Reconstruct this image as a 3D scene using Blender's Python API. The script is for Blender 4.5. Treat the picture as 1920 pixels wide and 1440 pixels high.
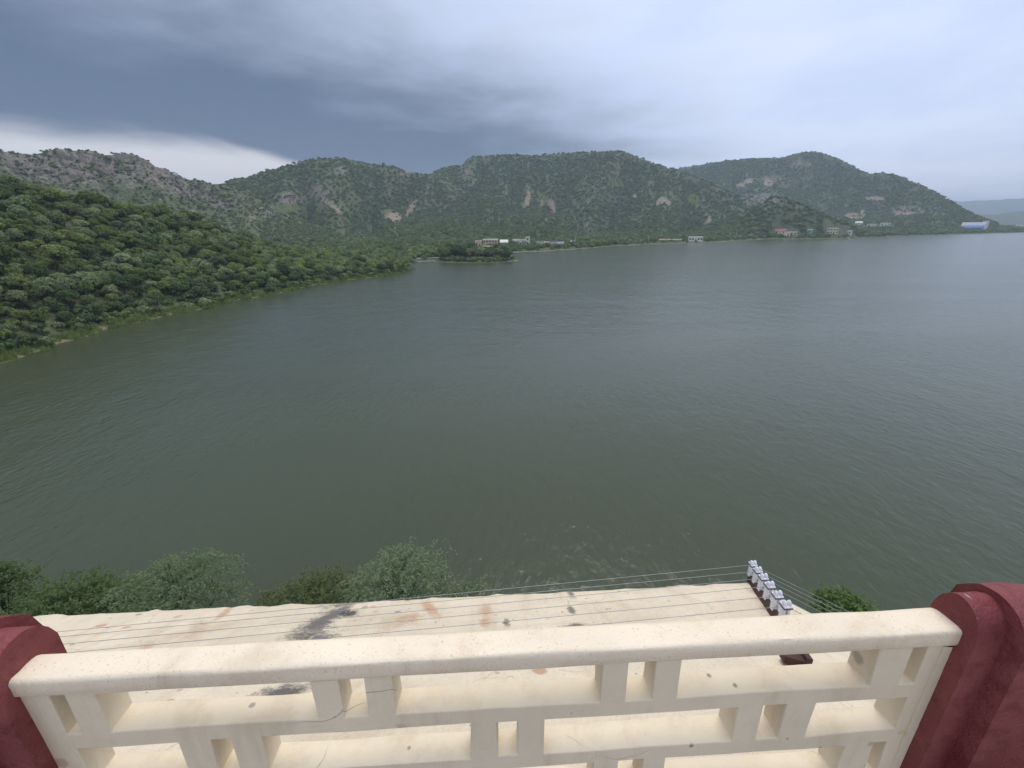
import bpy, bmesh, math, random
import numpy as np
from mathutils import Vector, Matrix

for o in list(bpy.data.objects): bpy.data.objects.remove(o)
sc = bpy.context.scene
COL = sc.collection
rnd = random.Random(7)
RNG = np.random.default_rng(11)

# ------------------------------------------------------------------ camera
HAZE = .00026                  # density of the air
H = 17.0                       # eye height above the lake
FPX, HOR, ROLL = 835.0, 420.0, math.radians(.45)
PITCH = math.atan((720 - HOR) / FPX)
_r0 = np.array([1, 0, 0.]); FW = np.array([0, math.cos(PITCH), -math.sin(PITCH)]); _u0 = np.array([0, math.sin(PITCH), math.cos(PITCH)])
CR = _r0 * math.cos(ROLL) - _u0 * math.sin(ROLL); CU = _u0 * math.cos(ROLL) + _r0 * math.sin(ROLL)
cam = bpy.data.cameras.new('camera'); camo = bpy.data.objects.new('camera', cam); COL.objects.link(camo)
cam.sensor_width = 36.0; cam.lens = 36.0 * FPX / 1920.0; cam.clip_start = .05; cam.clip_end = 30000
M = Matrix.Identity(4)
for i in range(3):
    M[i][0] = CR[i]; M[i][1] = CU[i]; M[i][2] = -FW[i]
M[0][3], M[1][3], M[2][3] = 0, 0, H
camo.matrix_world = M
sc.camera = camo

def ray(x, y): return FW + (x - 960) / FPX * CR - (y - 720) / FPX * CU
def az_el(x, y):
    d = ray(x, y); return math.atan2(d[0], d[1]), d[2] / math.hypot(d[0], d[1])
def onz(x, y, z):
    d = ray(x, y); k = (z - H) / d[2]; return np.array([d[0] * k, d[1] * k, z])

# ------------------------------------------------------------------ light
SUN_AZ, SUN_EL = math.radians(15), math.radians(65)
w = bpy.data.worlds.new('World'); sc.world = w; w.use_nodes = True
nt = w.node_tree; nt.nodes.clear()
def N(nt, t, **k):
    n = nt.nodes.new(t)
    for a, v in k.items():
        if a.startswith('_'): n.inputs[int(a[1:])].default_value = v
        else: setattr(n, a, v)
    return n
def LK(nt, a, b): nt.links.new(a, b)
def MATH(nt, op, a, b=None, c=None, clamp=False):
    n = nt.nodes.new('ShaderNodeMath'); n.operation = op; n.use_clamp = clamp
    for i, v in enumerate((a, b, c)):
        if v is None: continue
        if isinstance(v, (int, float)): n.inputs[i].default_value = v
        else: nt.links.new(v, n.inputs[i])
    return n.outputs[0]
def SMOOTH(nt, x, a, b, lo=0., hi=1.):
    n = nt.nodes.new('ShaderNodeMapRange'); n.interpolation_type = 'SMOOTHSTEP'
    nt.links.new(x, n.inputs[0])
    for i, v in zip((1, 2, 3, 4), (a, b, lo, hi)): n.inputs[i].default_value = v
    return n.outputs[0]
def MIXC(nt, f, a, b, mode='MIX'):
    n = nt.nodes.new('ShaderNodeMix'); n.data_type = 'RGBA'; n.blend_type = mode
    for i, v in ((0, f), (6, a), (7, b)):
        if isinstance(v, (int, float)): n.inputs[i].default_value = v
        elif isinstance(v, tuple): n.inputs[i].default_value = (*v, 1) if len(v) == 3 else v
        else: nt.links.new(v, n.inputs[i])
    return n.outputs[2]
def NOISE(nt, vec, scale, detail=3, rough=.5, dist=0., out=0):
    n = nt.nodes.new('ShaderNodeTexNoise'); n.inputs['Scale'].default_value = scale; n.inputs['Detail'].default_value = detail
    n.inputs['Roughness'].default_value = rough; n.inputs['Distortion'].default_value = dist
    if vec is not None: nt.links.new(vec, n.inputs['Vector'])
    return n.outputs[out]

sky = N(nt, 'ShaderNodeTexSky'); sky.sky_type = 'NISHITA'; sky.sun_disc = False
sky.sun_elevation = SUN_EL; sky.sun_rotation = SUN_AZ; sky.dust_density = 3
tc = N(nt, 'ShaderNodeTexCoord')
sx = N(nt, 'ShaderNodeSeparateXYZ'); LK(nt, tc.outputs['Generated'], sx.inputs[0])
dz = MATH(nt, 'ADD', MATH(nt, 'MAXIMUM', sx.outputs[2], 0.), .1)
px_ = MATH(nt, 'DIVIDE', sx.outputs[0], dz); py_ = MATH(nt, 'DIVIDE', sx.outputs[1], dz)
cp = N(nt, 'ShaderNodeCombineXYZ'); LK(nt, px_, cp.inputs[0]); LK(nt, py_, cp.inputs[1])
rotm = N(nt, 'ShaderNodeMapping'); rotm.inputs['Rotation'].default_value = (0, 0, math.radians(-28)); rotm.inputs['Scale'].default_value = (.45, 1.15, 1)
LK(nt, cp.outputs[0], rotm.inputs[0])
n1 = NOISE(nt, rotm.outputs[0], .75, 4, .5, .5)       # broad streaks of the cloud deck
n2 = NOISE(nt, cp.outputs[0], 1.3, 5, .55, .25)
wv = MATH(nt, 'ADD', MATH(nt, 'MULTIPLY', px_, -.8), MATH(nt, 'MULTIPLY', py_, .6))
wv = MATH(nt, 'ADD', wv, MATH(nt, 'MULTIPLY', MATH(nt, 'SUBTRACT', n1, .5), 1.3))
wv = MATH(nt, 'ADD', wv, MATH(nt, 'MULTIPLY', MATH(nt, 'SUBTRACT', n2, .5), 1.7))
dark = SMOOTH(nt, wv, .6, 2.85)
K = 10.0                                              # Background strength below is 0.1
cl = MIXC(nt, SMOOTH(nt, n2, .3, .7), (.51 * K, .60 * K, .81 * K), (.61 * K, .68 * K, .85 * K))
cl = MIXC(nt, dark, cl, (.072 * K, .112 * K, .185 * K))
plen = N(nt, 'ShaderNodeVectorMath', operation='LENGTH'); LK(nt, cp.outputs[0], plen.inputs[0])
edge = MATH(nt, 'SUBTRACT', plen.outputs['Value'], MATH(nt, 'ADD', 4.02, MATH(nt, 'MULTIPLY', MATH(nt, 'MAXIMUM', MATH(nt, 'ADD', px_, 2.1), 0.), 2.2)))
edge = MATH(nt, 'ADD', edge, MATH(nt, 'MULTIPLY', MATH(nt, 'SUBTRACT', n2, .5), .9))
gap = SMOOTH(nt, edge, -.2, .75)
cl = MIXC(nt, gap, cl, (.60 * K, .60 * K, .63 * K))    # lighter air under the rim of the storm cloud
hz = SMOOTH(nt, sx.outputs[2], .16, -.02)
cl = MIXC(nt, MATH(nt, 'MULTIPLY', hz, MATH(nt, 'MULTIPLY', .55, MATH(nt, 'SUBTRACT', 1., dark))), cl, (.70 * K, .70 * K, .78 * K))
cl = MIXC(nt, .94, sky.outputs[0], cl)
bg = N(nt, 'ShaderNodeBackground'); bg.inputs[1].default_value = .1
LK(nt, cl, bg.inputs[0])
wo = N(nt, 'ShaderNodeOutputWorld'); LK(nt, bg.outputs[0], wo.inputs[0])

sun = bpy.data.lights.new('sun', 'SUN'); sun.energy = 1.4; sun.angle = math.radians(34); sun.color = (1, .95, .87)
suno = bpy.data.objects.new('sun', sun); COL.objects.link(suno)
_sd = Vector((math.sin(SUN_AZ) * math.cos(SUN_EL), math.cos(SUN_AZ) * math.cos(SUN_EL), math.sin(SUN_EL)))
suno.rotation_euler = (-_sd).to_track_quat('-Z', 'Y').to_euler(); suno.location = (0, -20, 60)
vs = sc.view_settings; vs.view_transform = 'Standard'; vs.look = 'None'; vs.exposure = .4; vs.gamma = 1; vs.use_curve_mapping = False
sc.render.engine = 'CYCLES'
cy = sc.cycles; cy.use_denoising = True; cy.max_bounces = 6; cy.diffuse_bounces = 3; cy.glossy_bounces = 2; cy.transmission_bounces = 2; cy.transparent_max_bounces = 4; cy.volume_bounces = 0; cy.sample_clamp_indirect = 4

# ------------------------------------------------------------------ helpers
def tag(o, label=None, cat=None, group=None, kind=None):
    if label: o['label'] = label
    if cat: o['category'] = cat
    if group: o['group'] = group
    if kind: o['kind'] = kind
    return o
def empty(name, loc, rz=0):
    o = bpy.data.objects.new(name, None); COL.objects.link(o); o.location = loc; o.rotation_euler = (0, 0, rz); o.empty_display_size = .3
    return o
def link(name, me, mat=None, parent=None, smooth=False, coll=None):
    if mat: me.materials.append(mat)
    if smooth: me.polygons.foreach_set('use_smooth', np.ones(len(me.polygons), bool))
    o = bpy.data.objects.new(name, me); (coll or COL).objects.link(o)
    if parent: o.parent = parent
    return o
class MB:
    def __init__(s, off=(0, 0, 0)): s.v = []; s.f = []; s.off = np.array(off, float)
    def add(s, vs, fs):
        b = len(s.v); s.v += [tuple(np.array(v, float) - s.off) for v in vs]; s.f += [tuple(i + b for i in f) for f in fs]; return s
    def box(s, a, b):
        (x0, y0, z0), (x1, y1, z1) = a, b
        return s.add([(x0, y0, z0), (x1, y0, z0), (x1, y1, z0), (x0, y1, z0), (x0, y0, z1), (x1, y0, z1), (x1, y1, z1), (x0, y1, z1)],
                     [(0, 3, 2, 1), (4, 5, 6, 7), (0, 1, 5, 4), (1, 2, 6, 5), (2, 3, 7, 6), (3, 0, 4, 7)])
    def prism(s, poly, z0, z1):
        n = len(poly)
        return s.add([(x, y, z0) for x, y in poly] + [(x, y, z1) for x, y in poly],
                     [tuple(range(n))[::-1], tuple(range(n, 2 * n))] + [(i, (i + 1) % n, n + (i + 1) % n, n + i) for i in range(n)])
    def tube(s, pts, rad, k=6):
        pts = [np.array(p, float) for p in pts]
        if isinstance(rad, (int, float)): rad = [rad] * len(pts)
        vs = []
        for i, p in enumerate(pts):
            d = pts[min(i + 1, len(pts) - 1)] - pts[max(i - 1, 0)]; d /= np.linalg.norm(d) + 1e-9
            a = np.cross(d, (0, 0, 1.) if abs(d[2]) < .9 else (1., 0, 0)); a /= np.linalg.norm(a); b = np.cross(d, a)
            vs += [p + rad[i] * (a * math.cos(q * 2 * math.pi / k) + b * math.sin(q * 2 * math.pi / k)) for q in range(k)]
        fs = [(i * k + q, i * k + (q + 1) % k, (i + 1) * k + (q + 1) % k, (i + 1) * k + q) for i in range(len(pts) - 1) for q in range(k)]
        fs += [tuple(range(k))[::-1], tuple((len(pts) - 1) * k + q for q in range(k))]
        return s.add(vs, fs)
    def dome(s, c, rx, ry, rz, k=12, m=5):
        vs = []; fs = []
        for j in range(m):
            a = j / m * math.pi / 2
            vs += [(c[0] + rx * math.cos(a) * math.cos(q * 2 * math.pi / k), c[1] + ry * math.cos(a) * math.sin(q * 2 * math.pi / k), c[2] + rz * math.sin(a)) for q in range(k)]
        vs.append((c[0], c[1], c[2] + rz))
        for j in range(m - 1): fs += [(j * k + q, j * k + (q + 1) % k, (j + 1) * k + (q + 1) % k, (j + 1) * k + q) for q in range(k)]
        fs += [((m - 1) * k + q, (m - 1) * k + (q + 1) % k, m * k) for q in range(k)]; fs.append(tuple(range(k))[::-1])
        return s.add(vs, fs)
    def build(s, name, mat, parent=None, smooth=False, bevel=0, coll=None, seg=2):
        me = bpy.data.meshes.new(name); me.from_pydata(s.v, [], s.f); me.validate(); me.update()
        o = link(name, me, mat, parent, smooth, coll)
        if bevel:
            m = o.modifiers.new('bevel', 'BEVEL'); m.width = bevel; m.segments = seg; m.limit_method = 'ANGLE'; m.angle_limit = math.radians(40)
        return o
def fast_mesh(name, V, Q):
    me = bpy.data.meshes.new(name); k = Q.shape[1]
    me.vertices.add(len(V)); me.vertices.foreach_set('co', V.astype(np.float32).ravel())
    me.loops.add(Q.size); me.loops.foreach_set('vertex_index', Q.astype(np.int32).ravel())
    me.polygons.add(len(Q)); me.polygons.foreach_set('loop_start', np.arange(0, Q.size, k, dtype=np.int32))
    me.update(calc_edges=True); return me

# numpy lattice noise (0..1)
_PERM = RNG.random(65536)
def _h(i, j): return _PERM[((i.astype(np.int64) * 73856093) ^ (j.astype(np.int64) * 19349663)) & 65535]
def vn(x, y):
    x = np.asarray(x, float); y = np.asarray(y, float)
    i = np.floor(x); j = np.floor(y); u = x - i; v = y - j; u = u * u * (3 - 2 * u); v = v * v * (3 - 2 * v)
    return (_h(i, j) * (1 - u) + _h(i + 1, j) * u) * (1 - v) + (_h(i, j + 1) * (1 - u) + _h(i + 1, j + 1) * u) * v
def fbm(x, y, o=4, g=.5):
    s = 0; a = 1; t = 0
    for k in range(o): s = s + a * vn(x * 2 ** k + 17.3 * k, y * 2 ** k - 9.1 * k); t += a; a *= g
    return s / t
def sstep(a, b, x):
    t = np.clip((x - a) / (b - a), 0, 1); return t * t * (3 - 2 * t)

# ------------------------------------------------------------------ materials
def new_mat(name):
    m = bpy.data.materials.new(name); m.use_nodes = True; nt = m.node_tree; nt.nodes.clear()
    b = N(nt, 'ShaderNodeBsdfPrincipled'); o = N(nt, 'ShaderNodeOutputMaterial'); LK(nt, b.outputs[0], o.inputs[0])
    return m, nt, b
def objco(nt): return N(nt, 'ShaderNodeTexCoord').outputs['Object']
def geopos(nt): return N(nt, 'ShaderNodeNewGeometry').outputs['Position']
def bump(nt, b, hgt, dist, strength=1.):
    n = N(nt, 'ShaderNodeBump'); n.inputs['Strength'].default_value = strength; n.inputs['Distance'].default_value = dist
    LK(nt, hgt, n.inputs['Height']); LK(nt, n.outputs[0], b.inputs['Normal']); return n
def simple(name, col, rough=.8, var=.12, scale=3., metal=0.):
    m, nt, b = new_mat(name); n = NOISE(nt, objco(nt), scale, 4)
    c = MIXC(nt, n, tuple(x * (1 - var * 2) for x in col), tuple(min(1, x * (1 + var)) for x in col))
    LK(nt, c, b.inputs['Base Color']); b.inputs['Roughness'].default_value = rough; b.inputs['Metallic'].default_value = metal
    return m
def leaf_mat(name, ca, cb, trans=.25, big=.35, vary=.56):
    m = bpy.data.materials.new(name); m.use_nodes = True; nt = m.node_tree; nt.nodes.clear()
    oi = N(nt, 'ShaderNodeObjectInfo'); n = NOISE(nt, objco(nt), big * 2, 2)
    f = MATH(nt, 'ADD', MATH(nt, 'MULTIPLY', oi.outputs['Random'], .65), MATH(nt, 'MULTIPLY', n, .35))
    c = MIXC(nt, f, ca, cb)
    hsv = N(nt, 'ShaderNodeHueSaturation'); LK(nt, c, hsv.inputs['Color'])
    r2 = MATH(nt, 'FRACT', MATH(nt, 'MULTIPLY', oi.outputs['Random'], 17.31))
    LK(nt, MATH(nt, 'ADD', 1 - vary / 2, MATH(nt, 'MULTIPLY', r2, vary)), hsv.inputs['Value'])
    d = N(nt, 'ShaderNodeBsdfDiffuse'); t = N(nt, 'ShaderNodeBsdfTranslucent'); LK(nt, hsv.outputs[0], d.inputs[0]); LK(nt, hsv.outputs[0], t.inputs[0])
    mx = N(nt, 'ShaderNodeMixShader'); mx.inputs[0].default_value = trans; LK(nt, d.outputs[0], mx.inputs[1]); LK(nt, t.outputs[0], mx.inputs[2])
    o = N(nt, 'ShaderNodeOutputMaterial'); LK(nt, mx.outputs[0], o.inputs[0]); return m
bark = simple('bark', (.09, .065, .045), .9, .3, 6)
L_PALE = leaf_mat('leaf_pale', (.165, .22, .10), (.28, .33, .16))
L_OLIVE = leaf_mat('leaf_olive', (.135, .182, .06), (.235, .28, .095))
L_YELL = leaf_mat('leaf_yellow', (.185, .25, .07), (.275, .335, .11))
L_DARK = leaf_mat('leaf_dark', (.085, .13, .052), (.15, .20, .085))
L_FAR = leaf_mat('leaf_far', (.125, .175, .066), (.23, .285, .115))

def hill_material():
    m, nt, b = new_mat('hill_ground'); p = geopos(nt)
    def at(nm): n = N(nt, 'ShaderNodeAttribute'); n.attribute_name = nm; return n.outputs['Fac']
    n = NOISE(nt, p, .05, 6, .6); nf = NOISE(nt, p, .4, 5, .65)
    veg = MIXC(nt, n, (.092, .122, .055), (.15, .175, .085))
    veg = MIXC(nt, MATH(nt, 'MULTIPLY', SMOOTH(nt, NOISE(nt, p, .009, 4, .6), .48, .68), .55), veg, (.15, .13, .085))
    rock = MIXC(nt, SMOOTH(nt, nf, .3, .7), (.12, .10, .082), (.31, .265, .225))
    mpz = N(nt, 'ShaderNodeMapping'); mpz.inputs['Scale'].default_value = (.13, .13, .055); LK(nt, p, mpz.inputs[0]); crag = NOISE(nt, mpz.outputs[0], 1., 6, .7, .6)
    rock = MIXC(nt, SMOOTH(nt, crag, .38, .52), (.075, .075, .06), rock)
    rock = MIXC(nt, MATH(nt, 'MULTIPLY', SMOOTH(nt, NOISE(nt, p, .02, 3), .5, .75), .6), rock, (.22, .165, .14))
    scar = MIXC(nt, nf, (.24, .18, .125), (.38, .29, .22))
    grass = MIXC(nt, nf, (.085, .12, .035), (.14, .17, .055))
    mk = lambda a, w=.5: SMOOTH(nt, MATH(nt, 'ADD', at(a), MATH(nt, 'MULTIPLY', MATH(nt, 'SUBTRACT', nf, .5), 1.3 * w)), .38, .62)
    c = MIXC(nt, mk('rock', .9), veg, rock); c = MIXC(nt, mk('grass'), c, grass); c = MIXC(nt, mk('scar', 1.1), c, scar)
    c = MIXC(nt, mk('mud', .35), c, (.26, .21, .14))
    LK(nt, c, b.inputs['Base Color']); b.inputs['Roughness'].default_value = .95; b.inputs['Specular IOR Level'].default_value = .15
    bump(nt, b, MATH(nt, 'ADD', nf, MATH(nt, 'MULTIPLY', crag, 3.)), 1.6, .9); return m
HILL = hill_material()

def water_material():
    m, nt, b = new_mat('lake_water'); p = geopos(nt)
    mpb = N(nt, 'ShaderNodeMapping'); mpb.inputs['Rotation'].default_value = (0, 0, math.radians(25)); mpb.inputs['Scale'].default_value = (.4, 1.5, 1); LK(nt, p, mpb.inputs[0]); big = NOISE(nt, mpb.outputs[0], .022, 3, .55, .8)
    mp = N(nt, 'ShaderNodeMapping'); mp.inputs['Rotation'].default_value = (0, 0, math.radians(38)); mp.inputs['Scale'].default_value = (1, .58, 1); LK(nt, p, mp.inputs[0])
    a = NOISE(nt, mp.outputs[0], 1.5, 3, .5, .3)
    mp2 = N(nt, 'ShaderNodeMapping'); mp2.inputs['Rotation'].default_value = (0, 0, math.radians(-20)); mp2.inputs['Scale'].default_value = (1, .5, 1); LK(nt, p, mp2.inputs[0])
    c = NOISE(nt, mp2.outputs[0], 3.6, 2, .5)
    d = NOISE(nt, mp.outputs[0], .28, 2, .5)
    h = MATH(nt, 'ADD', MATH(nt, 'MULTIPLY', a, .6), MATH(nt, 'ADD', MATH(nt, 'MULTIPLY', c, .2), MATH(nt, 'MULTIPLY', d, .9)))
    h = MATH(nt, 'MULTIPLY', h, SMOOTH(nt, big, .30, .70, .55, 1.1))
    bump(nt, b, h, .15, .9)
    col = MIXC(nt, NOISE(nt, p, .012, 3), (.044, .055, .025), (.056, .067, .034))
    LK(nt, col, b.inputs['Base Color']); b.inputs['Roughness'].default_value = .2; b.inputs['IOR'].default_value = 1.333
    return m
WATER = water_material()

# ------------------------------------------------------------------ terrain
def ctrl(pts):   # (px, py, range) list -> azimuth, crest height, range arrays
    A = []
    for x, y, r in pts:
        a, e = az_el(x, y); A.append((a, H + e * r, r))
    A.sort(); A = np.array(A); return A
def lerp(th, A, k): return np.interp(th, A[:, 0], A[:, k])

SHORE_L = [(-420, 800), (-200, 745), (0, 682), (57, 667), (100, 652), (110, 644), (143, 635), (200, 618), (267, 603), (333, 588), (383, 580), (450, 563), (500, 555), (550, 543), (600, 533), (633, 529), (657, 525), (713, 519), (753, 511), (768, 506)]
SL = np.array(sorted((math.atan2(q[0], q[1]), math.hypot(q[0], q[1])) for q in (onz(x, y, 0) for x, y in SHORE_L)))
SHORE_F = [(500, 500), (650, 499), (747, 497), (790, 491), (850, 487.5), (885, 478), (953, 473.5), (1013, 472), (1060, 469), (1120, 464.5), (1164, 461), (1245, 457), (1322, 456), (1373, 452), (1442, 448.5), (1570, 448), (1655, 444), (1783, 440), (1920, 436), (2100, 434)]
SF = np.array(sorted((math.atan2(q[0], q[1]), math.hypot(q[0], q[1])) for q in (onz(x, y, 0) for x, y in SHORE_F)))

TH = 4.0   # tree height taken off the crests
A_ = ctrl([(x, y + 14, r) for x, y, r in [(-420, 296, 470), (-150, 282, 470), (0, 287, 470), (20, 296, 472), (63, 298, 475), (72, 291, 475), (110, 287, 478), (160, 291, 480), (200, 296, 485), (247, 298, 490), (283, 308, 495), (317, 323, 500), (350, 337, 505), (383, 343, 510), (433, 352, 515), (500, 378, 520), (560, 408, 520), (620, 430, 520)]])
B_ = ctrl([(300, 432, 700), (380, 380, 700), (433, 347, 700), (467, 342, 705), (500, 330, 710), (550, 317, 715), (583, 308, 720), (633, 305, 720), (677, 312, 725), (697, 318, 730), (720, 316, 735), (740, 320, 740), (763, 330, 745), (793, 335, 750), (805, 336, 750), (850, 350, 750), (900, 385, 750), (950, 425, 750)])
C_ = ctrl([(730, 425, 830), (770, 370, 830), (795, 342, 835), (805, 336, 840), (817, 327, 840), (840, 320, 845), (867, 317, 845), (873, 308, 845), (887, 301, 845), (947, 298, 850), (1013, 298, 850), (1080, 293, 850), (1120, 292, 850), (1168, 291, 845), (1194, 301, 840), (1228, 314, 835), (1262, 324, 830), (1314, 343, 820), (1356, 362, 800), (1382, 373, 790), (1450, 398, 770), (1520, 418, 750), (1560, 428, 750)])
D_ = ctrl([(1130, 425, 1350), (1180, 350, 1340), (1220, 332, 1330), (1271, 321, 1320), (1322, 313, 1310), (1378, 305, 1300), (1467, 302, 1280), (1497, 293, 1270), (1523, 291, 1260), (1557, 298, 1250), (1583, 310, 1240), (1613, 327, 1220), (1630, 333, 1200), (1655, 331, 1190), (1685, 337, 1180), (1719, 352, 1160), (1762, 373, 1140), (1805, 399, 1120), (1830, 410, 1110), (1870, 424, 1100)])
L_ = ctrl([(-420, 340, 150), (-150, 345, 150), (0, 362, 155), (23, 365, 156), (50, 376, 158), (100, 384, 162), (150, 393, 166), (200, 400, 170), (250, 408, 174), (290, 413, 178), (333, 421, 182), (383, 431, 186), (410, 437, 188), (443, 451, 190), (483, 464, 195), (533, 476, 200), (583, 488, 203), (633, 494, 203), (713, 502, 200), (750, 507, 192), (768, 505, 190)])
BASES = {'A': ([-1.2, -.3], [290, 330]), 'B': ([-.8, 0.], [360, 420]), 'C': ([-.3, .05, .2, .35, .6], [400, 385, 430, 520, 640]), 'D': ([.2, .5, .62, .8], [820, 700, 790, 900])}
def ridge(th, r, A, base, pw=1.35, back=260., gul=0., seed=0.):
    cz = lerp(th, A, 1); cr = lerp(th, A, 2); b = np.interp(th, *base)
    s = np.clip((r - b) / (cr - b), 0, 1)
    g = .22 * s + .78 * s ** pw
    z = cz * g
    w1 = vn(th * 9 + seed + .5 * vn(r / 150, th * 5 + seed), r / 420 + seed); w2 = vn(th * 24 + seed * 2 + .4 * vn(r / 70, th * 9), r / 160)
    wob = .68 * (1 - np.abs(2 * w1 - 1)) ** 1.6 + .32 * (1 - np.abs(2 * w2 - 1)) ** 1.4
    z = z - gul * (4 * s * (1 - s)) ** .8 * wob * (cz / 100.)
    over = np.clip((r - cr) / back, 0, 1.2)
    z = np.where(r > cr, cz * (1 - over ** 1.6), z)
    z = np.where((th < A[0, 0]) | (th > A[-1, 0]), -5, z)
    return z, s, cz
KN = onz(1440, 444, 2.); KN = KN / np.hypot(KN[0], KN[1]) * 640
KNZ = H + az_el(1440, 371)[1] * 640
ISL = onz(893, 490, 0.)
def plain(th, r):
    d = r - lerp(th, SF, 1) + (fbm(th * 60, r / 30, 3) - .5) * 9
    z = np.where(d < 0, d * .12, np.minimum(d, 14) * .07 + np.clip(d - 14, 0, 400) * .011)
    return np.maximum(z, -3.), d
def terr(x, y, detail=True):
    x = np.asarray(x, float); y = np.asarray(y, float)
    th = np.arctan2(x, y); r = np.hypot(x, y)
    z, d = plain(th, r)
    a, sa, ca = ridge(th, r, A_, BASES['A'], 1.15, 220, 34, 1.)
    b, sb, cb = ridge(th, r, B_, BASES['B'], 1.45, 260, 58, 5.)
    c, s_, cc = ridge(th, r, C_, BASES['C'], 1.4, 300, 52, 9.)
    dd, sd, cd = ridge(th, r, D_, BASES['D'], 1.3, 330, 56, 13.)
    mt = np.maximum(np.maximum(a, b), np.maximum(c, dd))
    e2 = ((x - KN[0]) ** 2 + (y - KN[1]) ** 2)
    ct = (x * KN[0] + y * KN[1]) / 640.; lat = (x * KN[1] - y * KN[0]) / 640.; dep = ct - 640
    kn = KNZ * np.exp(-(np.abs(lat) / np.where(lat > 0, 62, 34)) ** 1.5 - (dep / 60) ** 2)
    mt = np.maximum(mt, kn)
    land = sstep(4, 40, d)
    if detail:
        rocky = np.where(a >= np.maximum(b, c), 1., .0)
        n = (fbm(x / 38, y / 38, 4) - .5) * 7 + rocky * (np.abs(fbm(x / 30, y / 30, 4, .6) - .5) * -38 + 6)
        mt = mt + n * sstep(6, 40, mt) * np.where(mt > 0, 1, 0) * (1 - .75 * sstep(.86, 1., np.where(c > b, s_, sb)))
    z = z + np.maximum(mt, 0) * land
    ie = ((x - ISL[0]) / 21.) ** 2 + ((y - ISL[1] - 4) / 13.) ** 2 + (fbm(x / 9, y / 9, 2) - .5) * .5
    z = np.maximum(z, np.where(ie < 2, 1.3 * (1 - ie), -5))
    return z
def hill_L(x, y):
    x = np.asarray(x, float); y = np.asarray(y, float)
    th = np.arctan2(x, y); r = np.hypot(x, y)
    b = lerp(th, SL, 1) + (fbm(th * 90, r * 0 + 3, 3) - .5) * 5
    cz = lerp(th, L_, 1); cr = np.maximum(lerp(th, L_, 2), b + 4)
    s = np.clip((r - b) / (cr - b), 0, 1)
    d = r - b
    z = np.where(d < 0, d * .25, np.minimum(d, 5) * .09 + np.maximum(cz, .8) * (.7 * s + .3 * s * s) * sstep(0, 12, d) + (fbm(x / 14, y / 14, 3) - .5) * 2.5 * sstep(2, 20, d))
    over = np.clip((r - cr) / 70., 0, 1.4)
    z = np.where(r > cr, z * (1 - over ** 1.7) - 4 * over ** 2, z)
    z = np.where(th > SL[-1, 0], z - (th - SL[-1, 0]) * 220, z)
    return np.maximum(z, -3.2), d, s

# scars, bare rock faces and meadows of the mountainside: (px, py, half width px, half height px, lean)
SCARS = [(990, 372, 5, 17, .15), (1035, 388, 7, 16, -.25), (1015, 380, 3, 10, -.2), (738, 407, 16, 8, 0), (770, 392, 6, 20, .6), (628, 390, 7, 14, -.7), (612, 378, 5, 12, -.8), (1237, 378, 7, 9, .5), (1251, 379, 6, 8, -.5), (1190, 368, 5, 5, 0), (1388, 347, 8, 6, .3), (1404, 340, 9, 5, 0), (1440, 342, 8, 9, -.3), (1600, 405, 16, 6, -.6), (1640, 372, 20, 4, 0), (1617, 402, 6, 10, 0), (1690, 400, 20, 5, -.5), (372, 400, 12, 6, .2), (470, 408, 7, 6, 0), (1330, 412, 4, 8, 0)]
ROCKS = [(545, 372, 34, 16, .2), (555, 345, 10, 10, 0), (590, 360, 30, 14, .1), (620, 355, 10, 8, 0), (500, 395, 30, 15, .4), (520, 410, 22, 9, .3), (870, 320, 14, 20, 0), (1420, 375, 36, 14, 0), (1450, 380, 30, 20, 0), (1500, 305, 30, 10, 0), (1460, 340, 40, 12, -.3), (1700, 395, 40, 10, -.3), (760, 330, 16, 14, .4), (640, 320, 16, 10, .3), (370, 360, 60, 16, .3), (420, 385, 40, 16, .3), (440, 375, 30, 10, .2)]
MEADOW = [(990, 358, 10, 10, 0), (1015, 370, 9, 10, 0), (725, 397, 12, 5, 0), (1158, 345, 12, 6, 0), (1300, 375, 12, 12, 0), (540, 392, 30, 8, .2), (870, 462, 40, 3, 0), (1080, 385, 4, 20, -.6)]

def px_of(P):
    q = P - np.array([0, 0, H]); d = q @ FW; d = np.where(np.abs(d) < 1e-3, 1e-3, d)
    return 960 + FPX * (q @ CR) / d, 720 - FPX * (q @ CU) / d
def patch(X, Y, L):
    m = np.zeros_like(X)
    for (a, b, hw, hh, ln) in L:
        u = (X - a) - ln * -(Y - b); v = Y - b
        q = np.sqrt((u / hw) ** 2 + (v / hh) ** 2); m = np.maximum(m, 1 - .5 * q)
    return np.clip(m, 0, 1)
def grid_mesh(name, x0, x1, y0, y1, step, fn):
    xs = np.arange(x0, x1 + step, step); ys = np.arange(y0, y1 + step, step)
    X, Y = np.meshgrid(xs, ys); Z = fn(X, Y); nx, ny = len(xs), len(ys)
    V = np.stack([X.ravel(), Y.ravel(), Z.ravel()], 1)
    i = np.arange(nx * ny).reshape(ny, nx)
    Q = np.stack([i[:-1, :-1].ravel(), i[:-1, 1:].ravel(), i[1:, 1:].ravel(), i[1:, :-1].ravel()], 1)
    return V, Q
def set_attr(me, nm, a):
    at = me.attributes.new(nm, 'FLOAT', 'POINT'); at.data.foreach_set('value', np.clip(a, 0, 1).astype(np.float32))

# lake
me = fast_mesh('lake', np.array([(-420, -60, 0), (1700, -60, 0), (1700, 1500, 0), (-420, 1500, 0.)]), np.array([[0, 1, 2, 3]]))
tag(link('lake_water', me, WATER), 'dark green rippled lake filling the middle of the view', 'lake', kind='structure')
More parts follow.
